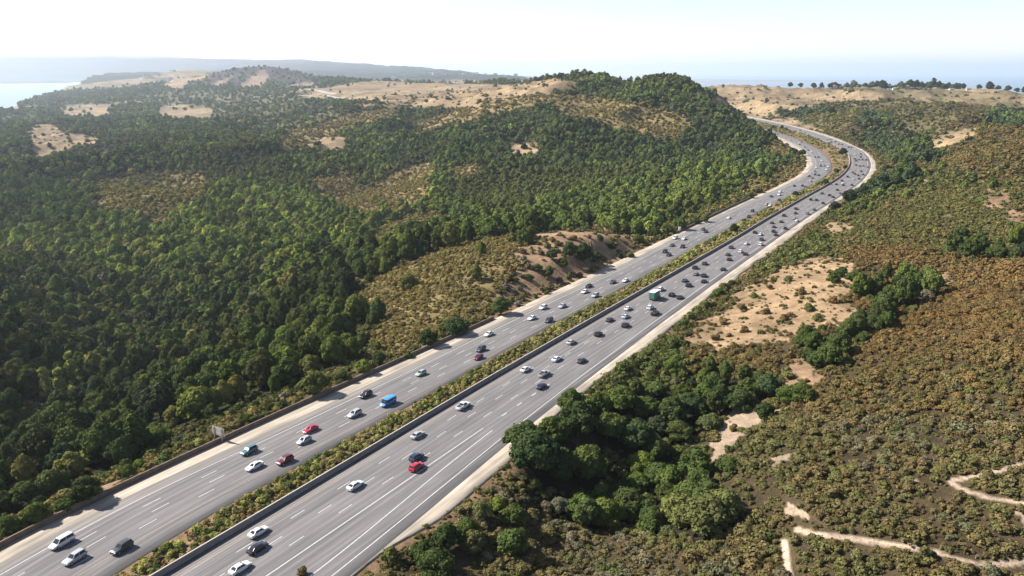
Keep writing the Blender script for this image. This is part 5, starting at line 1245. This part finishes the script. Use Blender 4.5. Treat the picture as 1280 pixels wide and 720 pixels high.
# green box truck
def box_truck(px, py):
    p = at_z(px, py, 1.6); i = RM.locate(p[:2])[2]; T = RM.T[i]; e = empty('box_truck', (p[0], p[1], .048), math.atan2(T[1], T[0])); tag(e, 'green box truck with a white roof, tallest vehicle on the right carriageway', 'truck')
    mg = plain('truck_box_green', (.05, .17, .13), .5, nscale=1)
    link('cargo_box', boxes('cargo_box', [(-4.0, 1.7, -1.2, 1.2, 1.0, 3.6)]), [mg], e); link('box_roof', boxes('box_roof', [(-4.02, 1.72, -1.22, 1.22, 3.602, 3.68)]), [M_BOXW], e)
    V, Fc = loft([body_ring(1.85, 1.05, .6, 2.45), body_ring(2.9, 1.05, .5, 2.5), body_ring(3.5, 1.02, .5, 1.6), body_ring(4.0, .95, .55, 1.3)]); c = link('cab', poly_mesh('cab', V, Fc), [M_PAINT], e); c.color = (.6, .6, .58, 1)
    link('windscreen', boxes('windscreen', [(2.95, 3.3, -.9, .9, 1.62, 2.25, .12, .05)]), [M_GLASS], e); link('chassis', boxes('chassis', [(-4.0, 3.6, -.45, .45, .5, .98)]), [M_BED], e)
    wt = cyl('truck_tyre', .48, .3); wt.materials.append(M_TYRE); wrm = cyl('truck_rim', .28, .32, 12); wrm.materials.append(M_RIM)
    for x in (-2.6, 2.8):
        for s in (-1, 1): q = link('wheel', wt, parent=e, loc=(x, s * 1.0, .48)); link('rim', wrm, parent=q)
    d = CM['suv']
    for s in (-1, 1): link('tail_light', d['tail_light'], parent=e, loc=(-3.98, s * .9, .85)); link('headlight', d['headlight'], parent=e, loc=(3.97, s * .7, .95))
box_truck(819, 369)
FAR = [ # x, y, colour letter, side: k black, g dark grey, w white, s silver, r dark red, n navy, m mid grey
 'L 936 270 k','L 940.5 263.5 k','L 958 255 s','L 962.5 256.5 w','L 964 245 g','L 974 249.5 k','L 974 243 w','L 975 239.5 w','L 993 232 k','L 1003 231.7 k','L 1007 233.8 g','L 1011.4 220 r','L 1013 226 s','L 1015 222 m','L 1019 218 k','L 1023.5 218.6 k','L 1018.5 214 m','L 1020 209.6 w','L 1026 207 k','L 1030.7 207 m','L 1035 208 w','L 1033 212 w','L 1026.7 200.6 w','L 1019 196 g','L 1023 196.4 g','L 1014 189.6 w','L 1010 187.3 g','L 1006 183.5 m',
 'L 936 159.5 g','L 966.5 166.7 g','L 972 167.3 g','L 989 175.6 m','L 1002 177.6 g','L 999.6 180.4 g','L 999 178.8 w',
 'R 911.7 323.7 k','R 910 317.7 g','R 914 308.7 g','R 932 317 k','R 926 314 w','R 933 304 w','R 951 305 w','R 952 298.7 g','R 950.7 292.5 w','R 943.7 290 k','R 970 293 k','R 967 288.7 k','R 967.5 283 g','R 965 278 g','R 982 285 k','R 996 275.5 w','R 993 272.5 s','R 976.7 276.7 k','R 980 269 k','R 994.5 266 g','R 995 260.5 k','R 1009.5 266.5 m','R 1018 261.7 g','R 1029 253.7 k','R 1020.7 249.7 k','R 1013.7 249 k','R 1027.7 241.5 g','R 1041.5 246 g','R 1037 243.7 k','R 1050 241 m','R 1046.7 237 k','R 1045.5 230 k','R 1053.6 228.8 w','R 1054 231 k','R 1052.5 225.5 k',
 'R 1065 231 r','R 1074 223 k','R 1066.7 223.8 w','R 1059.6 220.6 k','R 1079 218 k','R 1073 219 k','R 1068.8 217 k','R 1066 215 g','R 1076.5 213.5 k','R 1084.6 208.6 m','R 1079 207 m','R 1075 207.3 g','R 1070 206 r','R 1083 199.7 k','R 1078 199.3 r','R 1073.8 199.3 g','R 1070 200.6 k','R 1068.7 198.3 k','R 1076 196 k','R 1076 192.5 r','R 1069 193 w','R 1069 186.9 w','R 1064 184 m','R 1060.6 184 g','R 1052.5 180.2 k','R 1048.6 180 k','R 1044 176.9 g','R 1043 176 w','R 1039 177.5 g','R 1038 174.3 g','R 1034 174 m','R 1017 169.6 w','R 1006 165.4 m','R 1000 162.8 g','R 984.6 158.8 m','R 973 156.2 m','R 965.5 154.4 m']
CN = {'k': 'black', 'g': 'dark grey', 'w': 'white', 's': 'silver', 'r': 'dark red', 'n': 'navy', 'm': 'grey'}
def stretch(px, py):
    if py > 262: return 'on the far straight'
    if py > 235: return 'before the bend'
    if py > 204: return 'in the lower bend'
    if py > 188: return 'in the upper bend'
    return 'beyond the bend'
rows = []
for f in FAR:
    sd_, a, b, c = f.split(); rows.append([sd_, float(a), float(b), CN[c]])
def nearest(i):
    best = None
    for j, r in enumerate(rows):
        if j != i and r[0] == rows[i][0]:
            d = math.hypot((r[1] - rows[i][1]) / 1.0, (r[2] - rows[i][2]) * 2.2)
            if best is None or d < best[0]: best = (d, r)
    r = best[1]; m = rows[i]
    rel = 'ahead of' if (r[2] > m[2]) == (m[0] == 'R') else 'behind'
    if abs(r[2] - m[2]) < 1.6: rel = 'left of' if m[1] < r[1] else 'right of'
    return '%s a %s car' % (rel, r[3])
labs = []
for i, (sd_, a, b, c) in enumerate(rows):
    labs.append(['%s car' % c, '%s %s, %s' % (('oncoming' if sd_ == 'L' else 'driving away'), stretch(a, b), nearest(i))])
from collections import defaultdict
dd = defaultdict(list)
for i, l in enumerate(labs): dd[' '.join(l)].append(i)
ORD = ['nearest', 'second nearest', 'third nearest', 'fourth nearest', 'fifth nearest', 'sixth nearest', 'seventh nearest', 'eighth nearest', 'ninth nearest']
for k, ii in dd.items():
    ii.sort(key=lambda i: -rows[i][2])
    for n, i in enumerate(ii):
        l = ' '.join(labs[i])
        if len(ii) > 1: l = '%s %s' % (ORD[min(n, 8)] if n < len(ii) - 1 or len(ii) > 2 else 'farther', l)
        sd_, a, b, c = rows[i]; t = random.Random(i * 7 + 3).choice(['sedan', 'sedan', 'suv', 'hatchback', 'suv'])
        car(t, c, a, b, sd_, l, LC if sd_ == 'L' else RC, full=b > 262)

# ------------------------------------------------------------------ look-alikes that differ only by place: say which one
byl = defaultdict(list)
for o in bpy.data.objects:
    if o.parent is None and o.get('label') and o.get('category') in ('tree', 'bush') and o.get('kind') is None: byl[o['label']].append(o)
NUM = {2: 'two', 3: 'three', 4: 'four', 5: 'five', 6: 'six'}; OL = ['leftmost', 'second from left', 'third from left', 'fourth from left', 'fifth from left', 'rightmost']
for l, os_ in byl.items():
    n = len(os_)
    if 2 <= n <= 6:
        os_.sort(key=lambda o: float(project(o.location.x, o.location.y, o.location.z)[0]))
        for i, o in enumerate(os_):
            wd = ('left of two', 'right of two')[i] if n == 2 else ('%s of %s' % ('rightmost' if i == n - 1 else OL[i], NUM[n]))
            q = l + ', ' + wd
            if len(q.split()) <= 16: o['label'] = q
# ------------------------------------------------------------------ light, sky, haze, camera
SUN_EL, SUN_AZ = R(40), R(-75)      # azimuth measured from +Y towards +X
w = bpy.data.worlds.new('World'); scene.world = w; w.use_nodes = True
nt = w.node_tree; nt.nodes.clear()
wo = nt.nodes.new('ShaderNodeOutputWorld'); bg = nt.nodes.new('ShaderNodeBackground'); sk = nt.nodes.new('ShaderNodeTexSky')
sk.sky_type = 'NISHITA'; sk.sun_disc = False; sk.sun_elevation = SUN_EL; sk.sun_rotation = SUN_AZ
sk.altitude = 1500; sk.air_density = 1.0; sk.dust_density = 0.6; sk.ozone_density = 1.0
bg.inputs['Strength'].default_value = .078
wb = nt.nodes.new('ShaderNodeMix'); wb.data_type = 'RGBA'; wb.blend_type = 'MULTIPLY'; wb.inputs[0].default_value = 1; wb.inputs[7].default_value = (1.15, 1.0, .95, 1)
nt.links.new(sk.outputs[0], wb.inputs[6]); nt.links.new(wb.outputs[2], bg.inputs[0]); nt.links.new(bg.outputs[0], wo.inputs[0])
sun = bpy.data.lights.new('sun', 'SUN'); sun.energy = 5.0; sun.angle = R(.5); sun.color = (1, .955, .88)
so = bpy.data.objects.new('sun', sun); COL.objects.link(so)
sd = Vector((math.sin(SUN_AZ) * math.cos(SUN_EL), math.cos(SUN_AZ) * math.cos(SUN_EL), math.sin(SUN_EL)))
so.rotation_euler = sd.to_track_quat('Z', 'Y').to_euler(); so.location = sd * 500 + Vector((0, 0, 200))
cam = bpy.data.cameras.new('camera'); cam.lens = 36 * F / 1280; cam.sensor_width = 36; cam.clip_start = 1; cam.clip_end = 150000
co = bpy.data.objects.new('camera', cam); COL.objects.link(co); co.location = (0, 0, H); co.rotation_euler = (math.pi / 2 - PITCH, 0, 0)
scene.camera = co
def haze():
    m, nt, out = new_mat('haze_air'); v = nt.nodes.new('ShaderNodeVolumePrincipled')
    v.inputs['Color'].default_value = (.80, .89, 1.0, 1); v.inputs['Density'].default_value = HAZE_D; v.inputs['Anisotropy'].default_value = .5
    nt.links.new(v.outputs[0], out.inputs['Volume'])
    x0, x1, y0, y1, z0, z1 = -26500, 41000, -26500, 61000, -420, 560
    V = [(x, y, z) for x in (x0, x1) for y in (y0, y1) for z in (z0, z1)]
    Fc = [(0, 1, 3, 2), (4, 6, 7, 5), (0, 4, 5, 1), (2, 3, 7, 6), (0, 2, 6, 4), (1, 5, 7, 3)]
    o = link('haze', poly_mesh('haze', V, Fc), [m]); tag(o, 'thin blue haze fading the far hills and the bay', kind='stuff'); o['category'] = 'haze'
def fog():
    m, nt, out = new_mat('fog_vapour'); v = nt.nodes.new('ShaderNodeVolumePrincipled'); g = nt.nodes.new('ShaderNodeNewGeometry')
    v.inputs['Color'].default_value = (.97, .98, 1, 1); v.inputs['Anisotropy'].default_value = .2
    sp = nt.nodes.new('ShaderNodeSeparateXYZ'); nt.links.new(g.outputs['Position'], sp.inputs[0])
    mp = nt.nodes.new('ShaderNodeMapping'); mp.inputs['Scale'].default_value = (1, 1, 3); nt.links.new(g.outputs['Position'], mp.inputs[0]); n = noise_n(nt, .0006, 3, .6, mp.outputs[0])
    ad = nt.nodes.new('ShaderNodeMath'); ad.operation = 'MULTIPLY_ADD'; ad.inputs[1].default_value = 260; nt.links.new(n.outputs[0], ad.inputs[0]); nt.links.new(sp.outputs[2], ad.inputs[2])
    mr = nt.nodes.new('ShaderNodeMapRange'); mr.inputs['From Min'].default_value = 460; mr.inputs['From Max'].default_value = 620; mr.inputs['To Min'].default_value = 0; mr.inputs['To Max'].default_value = .0007
    nt.links.new(ad.outputs[0], mr.inputs['Value']); nt.links.new(mr.outputs[0], v.inputs['Density']); nt.links.new(v.outputs[0], out.inputs['Volume'])
    bm = bmesh.new(); bmesh.ops.create_icosphere(bm, subdivisions=4, radius=1)
    for q in bm.verts: q.co = Vector((q.co.x * 9000 - 12500, q.co.y * 3200 + 14500, (max(q.co.z, -.35)) * 700 + 480))
    me = bpy.data.meshes.new('fog_bank'); bm.to_mesh(me); bm.free(); me.materials.append(m); o = link('fog_bank', me); tag(o, 'white fog bank lying over the crest of the far left hills', kind='stuff'); o['category'] = 'fog'
fog()
HAZE_D = 5.2e-5
haze()
v = scene.view_settings; v.view_transform = 'Standard'; v.look = 'None'; v.exposure = 1.3; v.gamma = 1; v.use_curve_mapping = False
scene.render.film_transparent = False
cy = scene.cycles; cy.max_bounces = 5; cy.diffuse_bounces = 1; cy.glossy_bounces = 2; cy.transmission_bounces = 3; cy.volume_bounces = 3; cy.transparent_max_bounces = 6
cy.use_denoising = True; cy.caustics_reflective = False; cy.caustics_refractive = False; cy.sample_clamp_indirect = 4
